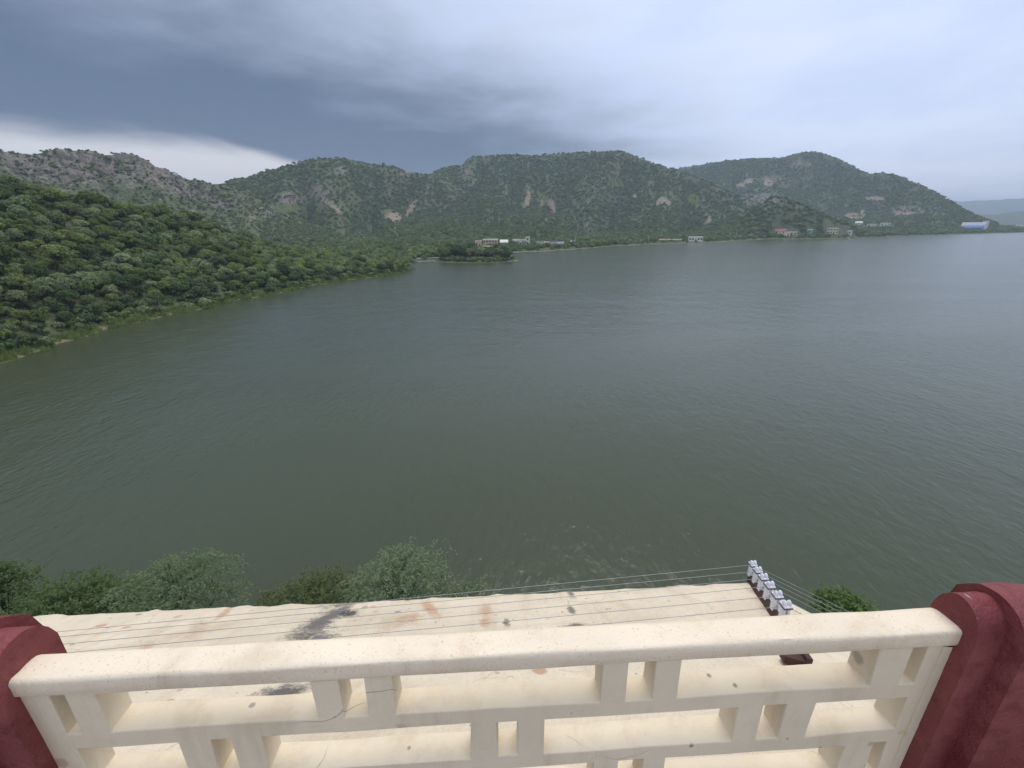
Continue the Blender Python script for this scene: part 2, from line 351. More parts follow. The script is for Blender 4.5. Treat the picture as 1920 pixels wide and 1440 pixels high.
# low ground under and beyond everything
me = fast_mesh('ground', np.array([(-7400, -7400, -4), (7400, -7400, -4), (7400, 7400, -4), (-7400, 7400, -4.)]), np.array([[0, 1, 2, 3]]))
tag(link('ground', me, simple('plain', (.07, .09, .04), .95, .2, .004)), 'flat green plain reaching to the horizon', 'ground', kind='structure')

V, Q = grid_mesh('mountains', -760, 1420, 180, 1560, 5.5, terr)
pxx, pyy = px_of(V)
front = np.ones(len(V))
thv = np.arctan2(V[:, 0], V[:, 1]); rv = np.hypot(V[:, 0], V[:, 1])
aZ = ridge(thv, rv, A_, BASES['A'], 1.15, 220, 34, 1.)[0]; bZ = ridge(thv, rv, B_, BASES['B'], 1.45, 260, 58, 5.)[0]
isA = (aZ > bZ) & (aZ > 3)
rockA = np.where(isA, .24 + .62 * fbm(V[:, 0] / 30, V[:, 1] / 30, 4) + .25 * sstep(20, 50, aZ) - .3 * sstep(300, 420, pxx) - .2, 0)
rockA = np.where(isA & (pxx > 430), rockA - .25, rockA)
ROCKV = np.maximum(rockA, patch(pxx, pyy, ROCKS) * .72)
SCARV = patch(pxx, pyy, SCARS); MEADV = patch(pxx, pyy, MEADOW)
dS = plain(thv, rv)[1]
vis = ((dS > -30) | (np.hypot(V[:, 0] - ISL[0], V[:, 1] - ISL[1]) < 45)) & ~((thv < SL[-1, 0]) & (rv < 225))
me = fast_mesh('mountains', V, Q[vis[Q].all(1)])
set_attr(me, 'rock', ROCKV); set_attr(me, 'scar', SCARV)
gsh = np.where((dS > 1) & (dS < 20), .35 + .5 * fbm(V[:, 0] / 25, V[:, 1] / 25, 2), 0)
set_attr(me, 'grass', np.maximum(MEADV, np.where(np.hypot(V[:, 0] - ISL[0], V[:, 1] - ISL[1]) < 40, .45, gsh))); onisl = np.hypot(V[:, 0] - ISL[0], V[:, 1] - ISL[1]) < 40
set_attr(me, 'mud', np.where(onisl, sstep(.3, .05, V[:, 2]), sstep(4.5, 1, dS)))
tag(link('mountain_range', me, HILL, smooth=True), 'scrub-covered mountains with pale landslide scars beyond the lake', 'mountains', kind='structure')

VL, QL = grid_mesh('hill', -230, 10, 10, 330, 2.0, lambda a, b: hill_L(a, b)[0])
me = fast_mesh('hillside', VL, QL)
_, dL, sL = hill_L(VL[:, 0], VL[:, 1])
set_attr(me, 'rock', VL[:, 0] * 0); set_attr(me, 'scar', VL[:, 0] * 0); set_attr(me, 'grass', np.where((dL > .5) & (dL < 5), .6, 0)); set_attr(me, 'mud', sstep(1.0, .0, dL))
tag(link('hillside', me, HILL, smooth=True), 'wooded hillside sloping down to the lake on the left', 'hillside', kind='structure')

# far blue hills on the right horizon
def far_hill(pts, rng, depth, label):
    A = ctrl([(x, y, rng) for x, y in pts]); V = []; n = 120
    ths = np.linspace(A[0, 0], A[-1, 0], n); cz = np.interp(ths, A[:, 0], A[:, 1]) + (fbm(ths * 90, ths * 0, 3) - .5) * rng * .004
    rows = [(rng - depth, -4.), (rng - depth * .5, .45), (rng, 1.), (rng + depth * .7, .4), (rng + depth, -4.)]
    for (r, k) in rows:
        for q in range(n): V.append((r * math.sin(ths[q]), r * math.cos(ths[q]), -4.5 if k < 0 else cz[q] * k * (1 + .1 * (vn(ths[q] * 200, k * 7) - .5) * (k < 1))))
    i = np.arange(len(rows) * n).reshape(len(rows), n)
    Q = np.stack([i[:-1, :-1].ravel(), i[:-1, 1:].ravel(), i[1:, 1:].ravel(), i[1:, :-1].ravel()], 1)
    me = fast_mesh('distant_hill', np.array(V), Q)
    tag(link('distant_hill', me, FARH, smooth=True), label, 'hill', kind='structure')
FARH = simple('far_hill', (.06, .085, .04), .95, .2, .01)
far_hill([(1560, 408), (1650, 385), (1771, 377), (1810, 377), (1847, 376), (1895, 372), (1960, 374), (2100, 380), (2300, 400)], 5200, 1100, 'faint blue ridge on the far right horizon')
far_hill([(1700, 412), (1800, 405), (1835, 403), (1869, 401), (1903, 397), (1980, 394), (2100, 396), (2300, 405)], 2700, 500, 'low hazy green hill below the blue ridge at far right')

# ------------------------------------------------------------------ trees
def leaf_quads(C, Nn, size, asp=.62, rng=RNG):
    n = len(C); r = rng.normal(size=(n, 3)); a = np.cross(Nn, r); a /= np.linalg.norm(a, axis=1, keepdims=True) + 1e-9
    b = np.cross(Nn, a); s = size * rng.uniform(.6, 1.35, (n, 1)); a = a * s; b = b * s * asp
    V = np.stack([C - a, C - b * .9 + a * .1, C + a, C + b], 1).reshape(-1, 3)
    return V, np.arange(4 * n).reshape(n, 4)
def crown_points(seed, R, hc, lobes, n, flat=1.):
    """leaf positions on a cluster of overlapping rounded clumps that fill a dome R wide and hc high, base at z = 0"""
    g = np.random.default_rng(seed); L = [(0, 0, hc * .48, R * .62, hc * .46)]
    for k in range(lobes):
        u = (k + .5) / lobes; zz = 1 - 1.25 * u; a = k * 2.4 + g.uniform(-.4, .4); q = math.sqrt(max(0., 1 - zz * zz)) * g.uniform(.85, 1.1)
        rr = R * g.uniform(.34, .52)
        L.append((R * .58 * q * math.cos(a), R * .58 * q * math.sin(a), hc * (.47 + .30 * zz * g.uniform(.8, 1.15)), rr, rr * .85 * min(1.1, hc / R / 1.1)))
    w = np.array([l[3] ** 2 for l in L]); w[0] *= .6; cnt = (n * w / w.sum()).astype(int); P = []; Nn = []
    for (x, y, z, rr, rz), per in zip(L, cnt):
        d = g.normal(size=(per, 3)); d[:, 2] = np.where(d[:, 2] < -.35, -d[:, 2], d[:, 2]); d /= np.linalg.norm(d, axis=1, keepdims=True)
        rad = g.uniform(.78, 1.06, (per, 1)) * (1 + .14 * np.sin(d[:, :1] * 6 + x * 3) * np.cos(d[:, 1:2] * 7 + y * 3))
        P.append(d * rad * np.array([rr, rr, rz]) + np.array([x, y, z]))
        nn = d + g.normal(size=(per, 3)) * .42; Nn.append(nn / np.linalg.norm(nn, axis=1, keepdims=True))
    return np.concatenate(P), np.concatenate(Nn)
def tree_meshes(seed, R, trunk_h, hc, lobes, n, leaf, mat):
    P, Nn = crown_points(seed, R, hc, lobes, n); P = P + np.array([0, 0, trunk_h])
    V, Qd = leaf_quads(P, Nn, leaf, rng=np.random.default_rng(seed + 99))
    me = fast_mesh('crown', V, Qd); me.materials.append(mat)
    g = random.Random(seed); mb = MB(); top = trunk_h + hc * .45
    mb.tube([(0, 0, -.8), (g.uniform(-.1, .1), g.uniform(-.1, .1), trunk_h * .6), (g.uniform(-.25, .25), g.uniform(-.25, .25), top)], [R * .075, R * .055, R * .02], 6)
    for k in range(5):
        a = k * 1.26 + g.uniform(-.4, .4); q = R * g.uniform(.4, .65)
        mb.tube([(0, 0, trunk_h * g.uniform(.5, .9)), (q * .5 * math.cos(a), q * .5 * math.sin(a), trunk_h + hc * .2), (q * math.cos(a), q * math.sin(a), trunk_h + hc * g.uniform(.35, .55))], [R * .04, R * .028, R * .01], 5)
    mt = bpy.data.meshes.new('trunk'); mt.from_pydata(mb.v, [], mb.f); mt.update(); mt.materials.append(bark)
    return me, mt
KINDS = []
for k in range(12):
    mat, word = [(L_PALE, 'pale grey-green'), (L_OLIVE, 'olive green'), (L_YELL, 'yellow-green'), (L_DARK, 'dark green')][(0, 1, 0, 3, 1, 0, 2, 1, 3, 0, 1, 0)[k]]
    KINDS.append((*tree_meshes(100 + k, 1.4 + .14 * (k % 3), .45 + .2 * (k % 2), 2.15 + .2 * (k % 4), 8 + k % 4, 1300, .175, mat), word))
def where_word(x):
    return 'at the left picture edge' if x < 180 else ('in front of the bare rocky peak' if x < 360 else ('in front of the wooded saddle' if x < 540 else 'toward the grassy spit'))
def zone_word(s, d):
    return 'by the waterline' if d < 18 else ('low on the slope' if s < .35 else ('halfway up the slope' if s < .7 else 'near the crest'))
def plant_tree(k, loc, scale, rz, label, group):
    cm, tm, _ = KINDS[k]
    root = empty('hillside_tree', loc, rz); root.scale = scale
    c = bpy.data.objects.new('crown', cm); COL.objects.link(c); c.parent = root
    t = bpy.data.objects.new('trunk', tm); COL.objects.link(t); t.parent = root
    tag(root, label, 'tree', group)

def poisson(fn, n, mind, seed):
    g = np.random.default_rng(seed); P = fn(g, n); cell = {}; keep = []
    for i, p in enumerate(P):
        md = mind * g.uniform(.8, 1.3); c = (int(p[0] // mind), int(p[1] // mind)); ok = True
        for a in (-1, 0, 1):
            for b in (-1, 0, 1):
                for q in cell.get((c[0] + a, c[1] + b), ()):
                    if (P[q][0] - p[0]) ** 2 + (P[q][1] - p[1]) ** 2 < md * md * .8: ok = False
        if ok: cell.setdefault(c, []).append(i); keep.append(i)
    return P[keep]
TP = poisson(lambda g, n: np.stack([g.uniform(-225, 0, n), g.uniform(30, 300, n)], 1), 95000, 2.4, 3)
zL, dL, sL = hill_L(TP[:, 0], TP[:, 1]); th = np.arctan2(TP[:, 0], TP[:, 1]); rr = np.hypot(TP[:, 0], TP[:, 1])
cr = lerp(th, L_, 2)
ok = (dL > 3.4 + 5 * fbm(th * 40, th * 0, 2)) & (rr < cr + 18) & (zL > .3) & (th > -1.05) & (fbm(TP[:, 0] / 9, TP[:, 1] / 9, 3) < .70)
TP, zL, dL, sL, rr = TP[ok], zL[ok], dL[ok], sL[ok], rr[ok]
qx, qy = px_of(np.stack([TP[:, 0], TP[:, 1], zL + 3], 1))
inview = (qx > -30) & (qx < 1950)
order = np.argsort(np.where(inview, rr, 1e6)); g = random.Random(5)
rest = []
for n_, i in enumerate(order):
    yel = sL[i] > .3 and qx[i] > 430
    k = g.choice((2, 6, 1, 0) if yel and g.random() < .55 else range(12)) if dL[i] > 14 else g.choice((3, 8, 3, 1, 0))
    if yel and k not in (2,): k = g.choice((6, 6, 1, 4, 9, k))
    s = min(1.6, max(.6, g.lognormvariate(-.02, .22))); scl = (s * g.uniform(.9, 1.15), s * g.uniform(.9, 1.15), s * g.uniform(.85, 1.15)); rz = g.uniform(0, 6.28)
    loc = (TP[i, 0], TP[i, 1], zL[i] - .15)
    if n_ < 280:
        plant_tree(k, loc, scl, rz, '%s %s tree %s, %s' % ('large' if s > 1.05 else ('small' if s < .9 else 'middling'), KINDS[k][2], zone_word(sL[i], dL[i]), where_word(qx[i])), 'trees of the wooded slope left of the lake')
    else: rest.append((loc, rz, s, k))
# island trees
g = random.Random(21)
for q in range(30):
    u = -1 + 2 * (q + .5) / 30
    x = ISL[0] + u * 17 + g.uniform(-1, 1); y = ISL[1] + 4 + g.uniform(-5, 6) * (1 - .5 * u * u)
    s = g.uniform(1.5, 2.3) * (1 - .35 * max(0, u)); k = g.choice((3, 8, 0, 3, 1))
    plant_tree(k, (x, y, float(terr(x, y)) - .1), (s, s, s), g.uniform(0, 6), '%s tree on the small island at the end of the inlet' % KINDS[k][2], 'trees on the small island')

# ---- masses of trees, shrubs and grass as geometry-node scatter
def scatter(name, pts, rz, scl, idx, coll, label, cat):
    me = bpy.data.meshes.new(name); me.vertices.add(len(pts)); me.vertices.foreach_set('co', np.asarray(pts, np.float32).ravel())
    for nm, a, ty in (('rz', rz, 'FLOAT'), ('scl', scl, 'FLOAT'), ('idx', idx, 'INT')):
        at = me.attributes.new(nm, ty, 'POINT'); at.data.foreach_set('value', np.asarray(a, np.float32 if ty == 'FLOAT' else np.int32))
    o = link(name, me); tag(o, label, cat, kind='stuff')
    ng = bpy.data.node_groups.new(name, 'GeometryNodeTree'); ng.interface.new_socket('Geometry', in_out='INPUT', socket_type='NodeSocketGeometry'); ng.interface.new_socket('Geometry', in_out='OUTPUT', socket_type='NodeSocketGeometry')
    gi = ng.nodes.new('NodeGroupInput'); go = ng.nodes.new('NodeGroupOutput'); ip = ng.nodes.new('GeometryNodeInstanceOnPoints'); ci = ng.nodes.new('GeometryNodeCollectionInfo')
    ci.inputs[0].default_value = coll; ci.inputs[1].default_value = True; ci.inputs[2].default_value = True; ip.inputs['Pick Instance'].default_value = True
    def na(nm, ty): n = ng.nodes.new('GeometryNodeInputNamedAttribute'); n.data_type = ty; n.inputs[0].default_value = nm; return n.outputs[0]
    cx = ng.nodes.new('ShaderNodeCombineXYZ'); ng.links.new(na('rz', 'FLOAT'), cx.inputs[2])
    ng.links.new(gi.outputs[0], ip.inputs['Points']); ng.links.new(ci.outputs[0], ip.inputs['Instance']); ng.links.new(na('idx', 'INT'), ip.inputs['Instance Index'])
    ng.links.new(cx.outputs[0], ip.inputs['Rotation']); ng.links.new(na('scl', 'FLOAT'), ip.inputs['Scale']); ng.links.new(ip.outputs[0], go.inputs[0])
    md = o.modifiers.new('scatter', 'NODES'); md.node_group = ng; return o
def proto_coll(name, meshes):
    c = bpy.data.collections.new(name)
    for i, m in enumerate(meshes):
        o = bpy.data.objects.new('%s_%02d' % (name, i), m); c.objects.link(o)
    return c
def crown_only(seed, R, hc, lobes, n, leaf, mat, th=.6):
    P, Nn = crown_points(seed, R, hc, lobes, n); V, Qd = leaf_quads(P + np.array([0, 0, th]), Nn, leaf, rng=np.random.default_rng(seed))
    me = fast_mesh('c', V, Qd); me.materials.append(mat); return me
near_pc = proto_coll('woodland_crown', [k[0] for k in KINDS])
scatter('woodland', [r[0] for r in rest], [r[1] for r in rest], [r[2] for r in rest], [r[3] for r in rest], near_pc, 'dense green woodland covering the upper left hillside and spit', 'woodland')
shr = proto_coll('shrub', [crown_only(300 + k, .8, .8, 5, 240, .16, (L_DARK, L_OLIVE, L_PALE, L_DARK)[k], .1) for k in range(4)])
g = np.random.default_rng(8); SP = np.stack([g.uniform(-190, 0, 14000), g.uniform(30, 240, 14000)], 1)
z_, d_, s_ = hill_L(SP[:, 0], SP[:, 1]); r_ = np.hypot(SP[:, 0], SP[:, 1]); t_ = np.arctan2(SP[:, 0], SP[:, 1])
o_ = (d_ > 2.0) & (r_ < lerp(t_, L_, 2) + 8) & (z_ > .2) & (t_ > -1.05) & ((d_ > 9) | (g.random(14000) < .9)); n_ = int(o_.sum())
scatter('undergrowth', np.stack([SP[o_, 0], SP[o_, 1], z_[o_] - .1], 1), g.uniform(0, 6.28, n_), g.uniform(.7, 1.7, n_), g.integers(0, 4, n_), shr, 'dark green undergrowth between the trees of the left hillside', 'undergrowth')

# reeds along the left shore
def tuft(seed, n, h, sp, mat):
    g = np.random.default_rng(seed); V = []; F = []
    for i in range(n):
        a = g.uniform(0, 6.28); q = sp * math.sqrt(g.random()); x, y = q * math.cos(a), q * math.sin(a); hh = h * g.uniform(.6, 1.1); l = g.uniform(0, .35) * hh; b = g.uniform(0, 6.28); wd = .035
        V += [(x - wd * math.sin(b), y + wd * math.cos(b), 0), (x + wd * math.sin(b), y - wd * math.cos(b), 0), (x + l * math.cos(b), y + l * math.sin(b), hh)]; F.append((3 * i, 3 * i + 1, 3 * i + 2))
    me = fast_mesh('tuft', np.array(V), np.array(F)); me.materials.append(mat); return me
L_REED = leaf_mat('leaf_reed', (.17, .235, .06), (.27, .33, .11))
rc = proto_coll('reed_tuft', [tuft(60 + k, 60, .85, .5, L_REED) for k in range(3)])
g = np.random.default_rng(9); n0 = 60000; SP = np.stack([g.uniform(-180, 0, n0), g.uniform(30, 260, n0)], 1)
z_, d_, s_ = hill_L(SP[:, 0], SP[:, 1]); t_ = np.arctan2(SP[:, 0], SP[:, 1])
o_ = (d_ > .2) & (d_ < 4.6) & (t_ > -1.05) & (t_ < SL[-1, 0] + .01) & (fbm(SP[:, 0] / 7, SP[:, 1] / 7, 2) + .1 * (d_ < 3) > .30); n_ = int(o_.sum())
scatter('shore_grass', np.stack([SP[o_, 0], SP[o_, 1], np.maximum(z_[o_], 0)], 1), g.uniform(0, 6.28, n_), g.uniform(.5, 1.25, n_), g.integers(0, 3, n_), rc, 'bright green reeds and grass along the left shoreline', 'grass')

# ------------------------------------------------------------------ village sites (built further down, kept clear of forest here)
def hit(px, py):
    a, e = az_el(px, py); rs = np.linspace(float(lerp(a, SF, 1)) + 2, 1400, 2600)
    zt = terr(rs * math.sin(a), rs * math.cos(a)); i = int(np.argmax(zt >= H + e * rs)); r = rs[i] if (zt >= H + e * rs).any() else rs[600]
    p = np.array([r * math.sin(a), r * math.cos(a), 0.]); p[2] = float(terr(p[0], p[1])); return p
CREAM, WHITE, PEACH, YELLOW, PINK, TEALC, GREYB = (.80, .66, .44), (.88, .82, .71), (.72, .45, .26), (.74, .58, .26), (.6, .42, .36), (.2, .55, .52), (.45, .5, .55)
SITES = [  # px, base py, width px, height px, depth m, wall colour, roof kind, roof colour, storeys, windows per storey, label
    (897, 463, 12, 12, 5, CREAM, 'flat', CREAM, 1, 2, 'small cream flat-roofed house at the left end of the village'),
    (919, 464, 30, 16, 6, PEACH, 'flat', WHITE, 2, 5, 'two-storey peach house with a white roof parapet'),
    (915, 469, 20, 7, 4, YELLOW, 'flat', CREAM, 1, 2, 'low yellow house in front of the peach house'),
    (945, 462, 15, 13, 6, CREAM, 'gable', WHITE, 1, 2, 'cream house with a pale gable roof in the village'),
    (974, 460, 30, 11, 6, WHITE, 'flat', WHITE, 1, 6, 'long low white building in the middle of the village'),
    (989, 460, 9, 17, 5, WHITE, 'flat', CREAM, 2, 1, 'white stair tower at the right end of the long white building'),
    (1012, 463, 11, 10, 5, WHITE, 'flat', GREYB, 1, 2, 'small white house beside the grassy bank'),
    (1025, 463, 11, 9, 5, PINK, 'flat', WHITE, 1, 2, 'pink house with a white roof edge'),
    (1037, 461, 11, 11, 5, WHITE, 'flat', (.1, .1, .13), 2, 2, 'white two-storey house with a dark roof edge'),
    (1050, 462, 13, 9, 5, GREYB, 'gable', (.2, .24, .32), 1, 2, 'grey house with a slate blue gable roof'),
    (1074, 459, 9, 7, 5, WHITE, 'flat', WHITE, 1, 1, 'lone small white house right of the village'),
    (856, 470, 13, 6, 4, GREYB, 'gable', (.08, .22, .5), 1, 1, 'little shed with a blue roof behind the island'),
    (1304, 453, 28, 9, 7, WHITE, 'flat', WHITE, 1, 5, 'white building standing alone on the far shore'),
    (1256, 453, 44, 5, 6, (.4, .3, .22), 'gable', (.28, .17, .12), 1, 5, 'long low brown-roofed sheds left of the lone white building'),
    (1462, 440, 19, 11, 7, WHITE, 'gable', (.34, .07, .06), 1, 3, 'white house with a red gable roof on the right shore'),
    (1474, 442, 13, 7, 6, WHITE, 'flat', WHITE, 1, 2, 'low white house in front of the red-roofed house'),
    (1487, 441, 13, 6, 6, CREAM, 'flat', WHITE, 1, 2, 'cream house right of the red-roofed house'),
    (1517, 438, 8, 8, 6, TEALC, 'flat', WHITE, 1, 1, 'small teal house among trees on the right shore'),
    (1560, 439, 20, 12, 8, CREAM, 'flat', WHITE, 2, 4, 'cream two-storey house on the right shore'),
    (1592, 440, 9, 8, 6, WHITE, 'flat', WHITE, 1, 1, 'small white house right of the cream two-storey house'),
    (1610, 421, 12, 6, 8, WHITE, 'gable', WHITE, 1, 1, 'white shrine on the slope below the pink landslide'),
    (1633, 425, 15, 5, 8, WHITE, 'flat', WHITE, 1, 2, 'white long house at the foot of the right mountain'),
    (1660, 424, 17, 6, 8, (.7, .78, .68), 'flat', WHITE, 1, 3, 'pale green house at the foot of the right mountain'),
    (1822, 431, 36, 15, 14, WHITE, 'hall', (.42, .42, .45), 1, 6, 'big hall with grey roof and bright blue awning at far right'),
    (1845, 430, 9, 17, 10, WHITE, 'flat', WHITE, 2, 1, 'white annex on the right of the blue-awning hall'),
    (1913, 427, 16, 6, 10, WHITE, 'flat', WHITE, 1, 2, 'white house at the right edge of the picture')]
SITE_P = [hit(s[0], s[1]) for s in SITES]
def clearing(x, y):
    k = np.ones_like(x)
    for s, p in zip(SITES, SITE_P):
        r = np.hypot(p[0], p[1]); u = np.array([p[0], p[1]]) / r; mpp = r / FPX
        al = x * u[0] + y * u[1] - r; la = np.abs(x * u[1] - y * u[0])
        k = np.where((la < s[2] * mpp * .5 + 2.5) & (al > -3) & (al < s[4] + 5), 0, k)
        k = np.where((la < s[2] * mpp * .5 + 1.0) & (al <= -3) & (al > -45), np.minimum(k, .45), k)
    return k

# mountain forest
fc = proto_coll('forest_crown', [crown_only(400 + k, 1.85, 2.3, 6, 170, .5, (L_FAR, L_FAR, L_FAR, L_DARK, L_FAR, L_OLIVE, L_FAR, L_PALE)[k], .1) for k in range(8)])
g = np.random.default_rng(10); n0 = 330000
t_ = g.uniform(-.92, .92, n0); r_ = np.sqrt(g.uniform(230 ** 2, 1370 ** 2, n0)); X_ = r_ * np.sin(t_); Y_ = r_ * np.cos(t_)
zt = terr(X_, Y_); d_ = plain(t_, r_)[1]
P_ = np.stack([X_, Y_, zt], 1); ux, uy = px_of(P_)
def crest_limit(th):
    lim = np.full_like(th, 0.)
    for A in (A_, B_, C_, D_): lim = np.maximum(lim, np.where((th > A[0, 0]) & (th < A[-1, 0]), lerp(th, A, 2) + 25, 0))
    return np.where(th > .78, 1370, lim)
a_ = ridge(t_, r_, A_, BASES['A'], 1.15, 220, 34, 1.)[0]; b_ = ridge(t_, r_, B_, BASES['B'], 1.45, 260, 58, 5.)[0]
isA_ = (a_ > b_) & (a_ > 3)
rk = np.where(isA_, fbm(X_ / 30, Y_ / 30, 4) + .1 - .35 * sstep(300, 430, ux), patch(ux, uy, ROCKS) * .8)
dens = np.where(isA_, np.where(rk > .52, .85, 1.4), 1.)
dens = np.where(~isA_ & (rk > .42), .3, dens)
dens = np.where(patch(ux, uy, SCARS) > .5, .08, dens); dens = np.where(patch(ux, uy, MEADOW) > .5, .12, dens)
dens = np.where((d_ < 16), .5, dens)
dens *= (.36 + 1.0 * fbm(X_ / 60, Y_ / 60, 3)) * clearing(X_, Y_)
e_ = 16.; conc = (terr(X_ + e_, Y_) + terr(X_ - e_, Y_) + terr(X_, Y_ + e_) + terr(X_, Y_ - e_)) / 4 - zt
dens *= np.clip(1 + conc * .45, .45, 1.9) * (.55 + .9 * fbm(X_ / 130, Y_ / 130, 2))
back = ~((t_ < SL[-1, 0]) & (r_ < 232))
sd_ = np.maximum(np.abs(isA_ * 1.), 0)
o_ = (d_ > 6) & (r_ < crest_limit(t_)) & (g.random(n0) < dens) & (zt > .3) & back
n_ = int(o_.sum())
scal = np.clip(g.lognormal(-.25, .26, n_), .45, 1.45) * np.where(d_[o_] < 90, 1.15, 1.) * np.where(isA_[o_], .62, 1.)
ia = g.uniform(0, 6.28, 170); iq = np.sqrt(g.random(170)) * .92; ix_ = ISL[0] + 20 * iq * np.cos(ia); iy_ = ISL[1] + 4 + 12 * iq * np.sin(ia); iz_ = terr(ix_, iy_); ik = iz_ > .12
FP = np.concatenate([np.stack([X_[o_], Y_[o_], zt[o_] - .35], 1), np.stack([ix_[ik], iy_[ik], iz_[ik] - .2], 1)]); scal = np.concatenate([scal, g.uniform(.4, .75, int(ik.sum()))]); n_ = len(FP)
scatter('mountain_forest', FP, g.uniform(0, 6.28, n_), scal, g.integers(0, 8, n_), fc, 'scrubby green forest covering the mountainsides beyond the lake', 'forest')
print('forest', n_, 'L trees', len(TP))
# ------------------------------------------------------------------ palace terrace in the foreground (local frame: t along the parapet, n outwards, z from the eye)
YAW = math.radians(2.9); S = 1.3; D = 2.2
TV = np.array([math.cos(YAW), math.sin(YAW), 0]); NV = np.array([-math.sin(YAW), math.cos(YAW), 0])
def w2l(p): p = np.asarray(p, float) - np.array([0, 0, H]); return np.array([p @ TV, p @ NV, p[2]])
def l2w(q): return TV * q[0] + NV * q[1] + np.array([0, 0, q[2] + H])
FLOOR = -1.65
def local_root(name, b): return empty(name, l2w(b), YAW)
EC = np.array([.749 * D, 1.0044 * D]); RD = np.array([.6876, -.726]); IN2 = np.array([-.726, -.6876]); HIP = np.array([-.395, -.9186]); SLOPE = .545
def eave_z(t, n): return -D + SLOPE * np.minimum(EC[1] - n, (np.array(t) - EC[0]) * IN2[0] + (np.array(n) - EC[1]) * IN2[1])
def eave_hit(px, py):
    d = ray(px, py); dl = np.array([d @ TV, d @ NV, d[2]]); k = (-D + SLOPE * EC[1]) / (dl[2] + SLOPE * dl[1]); return dl * k

def stain_nodes(nt, vec, lst, nz, cbase):
    c = cbase
    for (t, n, rt, rn, rot, col, amt) in lst:
        m = N(nt, 'ShaderNodeMapping', vector_type='TEXTURE'); LK(nt, vec, m.inputs[0])
        m.inputs['Location'].default_value = (t, n, 0); m.inputs['Rotation'].default_value = (0, 0, rot); m.inputs['Scale'].default_value = (rt, rn, 1e4)
        L = N(nt, 'ShaderNodeVectorMath', operation='LENGTH'); LK(nt, m.outputs[0], L.inputs[0])
        q = MATH(nt, 'ADD', L.outputs['Value'], MATH(nt, 'MULTIPLY', MATH(nt, 'SUBTRACT', nz, .5), 4.6))
        c = MIXC(nt, MATH(nt, 'MULTIPLY', SMOOTH(nt, q, 1.55, .35), amt), c, col)
    return c
def spots(nt, vec, c, scale, thr, col, amt, wn):
    v = N(nt, 'ShaderNodeTexVoronoi'); v.inputs['Scale'].default_value = scale; v.inputs['Randomness'].default_value = 1; LK(nt, vec, v.inputs['Vector'])
    d = MATH(nt, 'ADD', v.outputs['Distance'], MATH(nt, 'MULTIPLY', MATH(nt, 'SUBTRACT', wn, .5), .35))
    pick = SMOOTH(nt, N_sep(nt, v.outputs['Color']), .80, .86)
    return MIXC(nt, MATH(nt, 'MULTIPLY', MATH(nt, 'MULTIPLY', SMOOTH(nt, d, thr, thr * .45), pick), amt), c, col)
def N_sep(nt, colr):
    s = N(nt, 'ShaderNodeSeparateColor'); LK(nt, colr, s.inputs[0]); return s.outputs[0]
def plaster(name, base, stains=(), rough=.85, coarse=.004, spotty=True, speck=0., grain=1., drip=(11, 11, 1.6)):
    m, nt, b = new_mat(name); o = objco(nt)
    big = NOISE(nt, o, 2.2, 4, .6); mid = NOISE(nt, o, 14, 5, .65); fine = NOISE(nt, o, 120, 3, .6)
    c = MIXC(nt, SMOOTH(nt, big, .3, .72), tuple(x * .86 for x in base), base)
    c = MIXC(nt, MATH(nt, 'MULTIPLY', SMOOTH(nt, mid, .55, .75), .35), c, tuple(x * y for x, y in zip(base, (.86, .78, .66))))
    if spotty:
        c = spots(nt, o, c, 5.5, .20, (.50, .27, .15), .75, mid); c = spots(nt, o, c, 9., .19, (.20, .18, .17), .65, mid); c = spots(nt, o, c, 22., .16, (.22, .19, .17), .8, mid); c = spots(nt, o, c, 13., .2, (.52, .36, .24), .75, mid)
    dm = N(nt, 'ShaderNodeMapping'); dm.inputs['Scale'].default_value = drip; LK(nt, o, dm.inputs[0])
    c = MIXC(nt, MATH(nt, 'MULTIPLY', SMOOTH(nt, NOISE(nt, dm.outputs[0], 1., 5, .65), .46, .72), .42), c, tuple(x * y for x, y in zip(base, (.66, .60, .52))))
    c = stain_nodes(nt, o, stains, MATH(nt, 'ADD', MATH(nt, 'MULTIPLY', mid, .5), MATH(nt, 'MULTIPLY', NOISE(nt, o, 60, 5, .8), .5)), c)
    if speck: c = MIXC(nt, MATH(nt, 'MULTIPLY', SMOOTH(nt, NOISE(nt, o, 210, 2, .6), .62, .70), speck), c, (.30, .25, .20))
    # hairline cracks
    v = N(nt, 'ShaderNodeTexVoronoi', feature='DISTANCE_TO_EDGE'); v.inputs['Scale'].default_value = 2.1
    wv = N(nt, 'ShaderNodeVectorMath', operation='ADD'); LK(nt, o, wv.inputs[0]); nn = N(nt, 'ShaderNodeTexNoise'); nn.inputs['Scale'].default_value = 6; LK(nt, o, nn.inputs['Vector'])
    sc_ = N(nt, 'ShaderNodeVectorMath', operation='SCALE'); sc_.inputs['Scale'].default_value = .10; LK(nt, nn.outputs['Color'], sc_.inputs[0]); LK(nt, sc_.outputs[0], wv.inputs[1]); LK(nt, wv.outputs[0], v.inputs['Vector'])
    crk = MATH(nt, 'MULTIPLY', SMOOTH(nt, v.outputs['Distance'], 0.002, .0004), SMOOTH(nt, big, .52, .62))
    c = MIXC(nt, MATH(nt, 'MULTIPLY', crk, .3), c, (.32, .26, .2))
    LK(nt, c, b.inputs['Base Color']); b.inputs['Roughness'].default_value = rough; b.inputs['Specular IOR Level'].default_value = .25
    h = MATH(nt, 'ADD', MATH(nt, 'MULTIPLY', mid, 1.0), MATH(nt, 'MULTIPLY', fine, .28 * grain)); h = MATH(nt, 'SUBTRACT', h, MATH(nt, 'MULTIPLY', crk, .6))
    bump(nt, b, h, coarse, 1.); return m
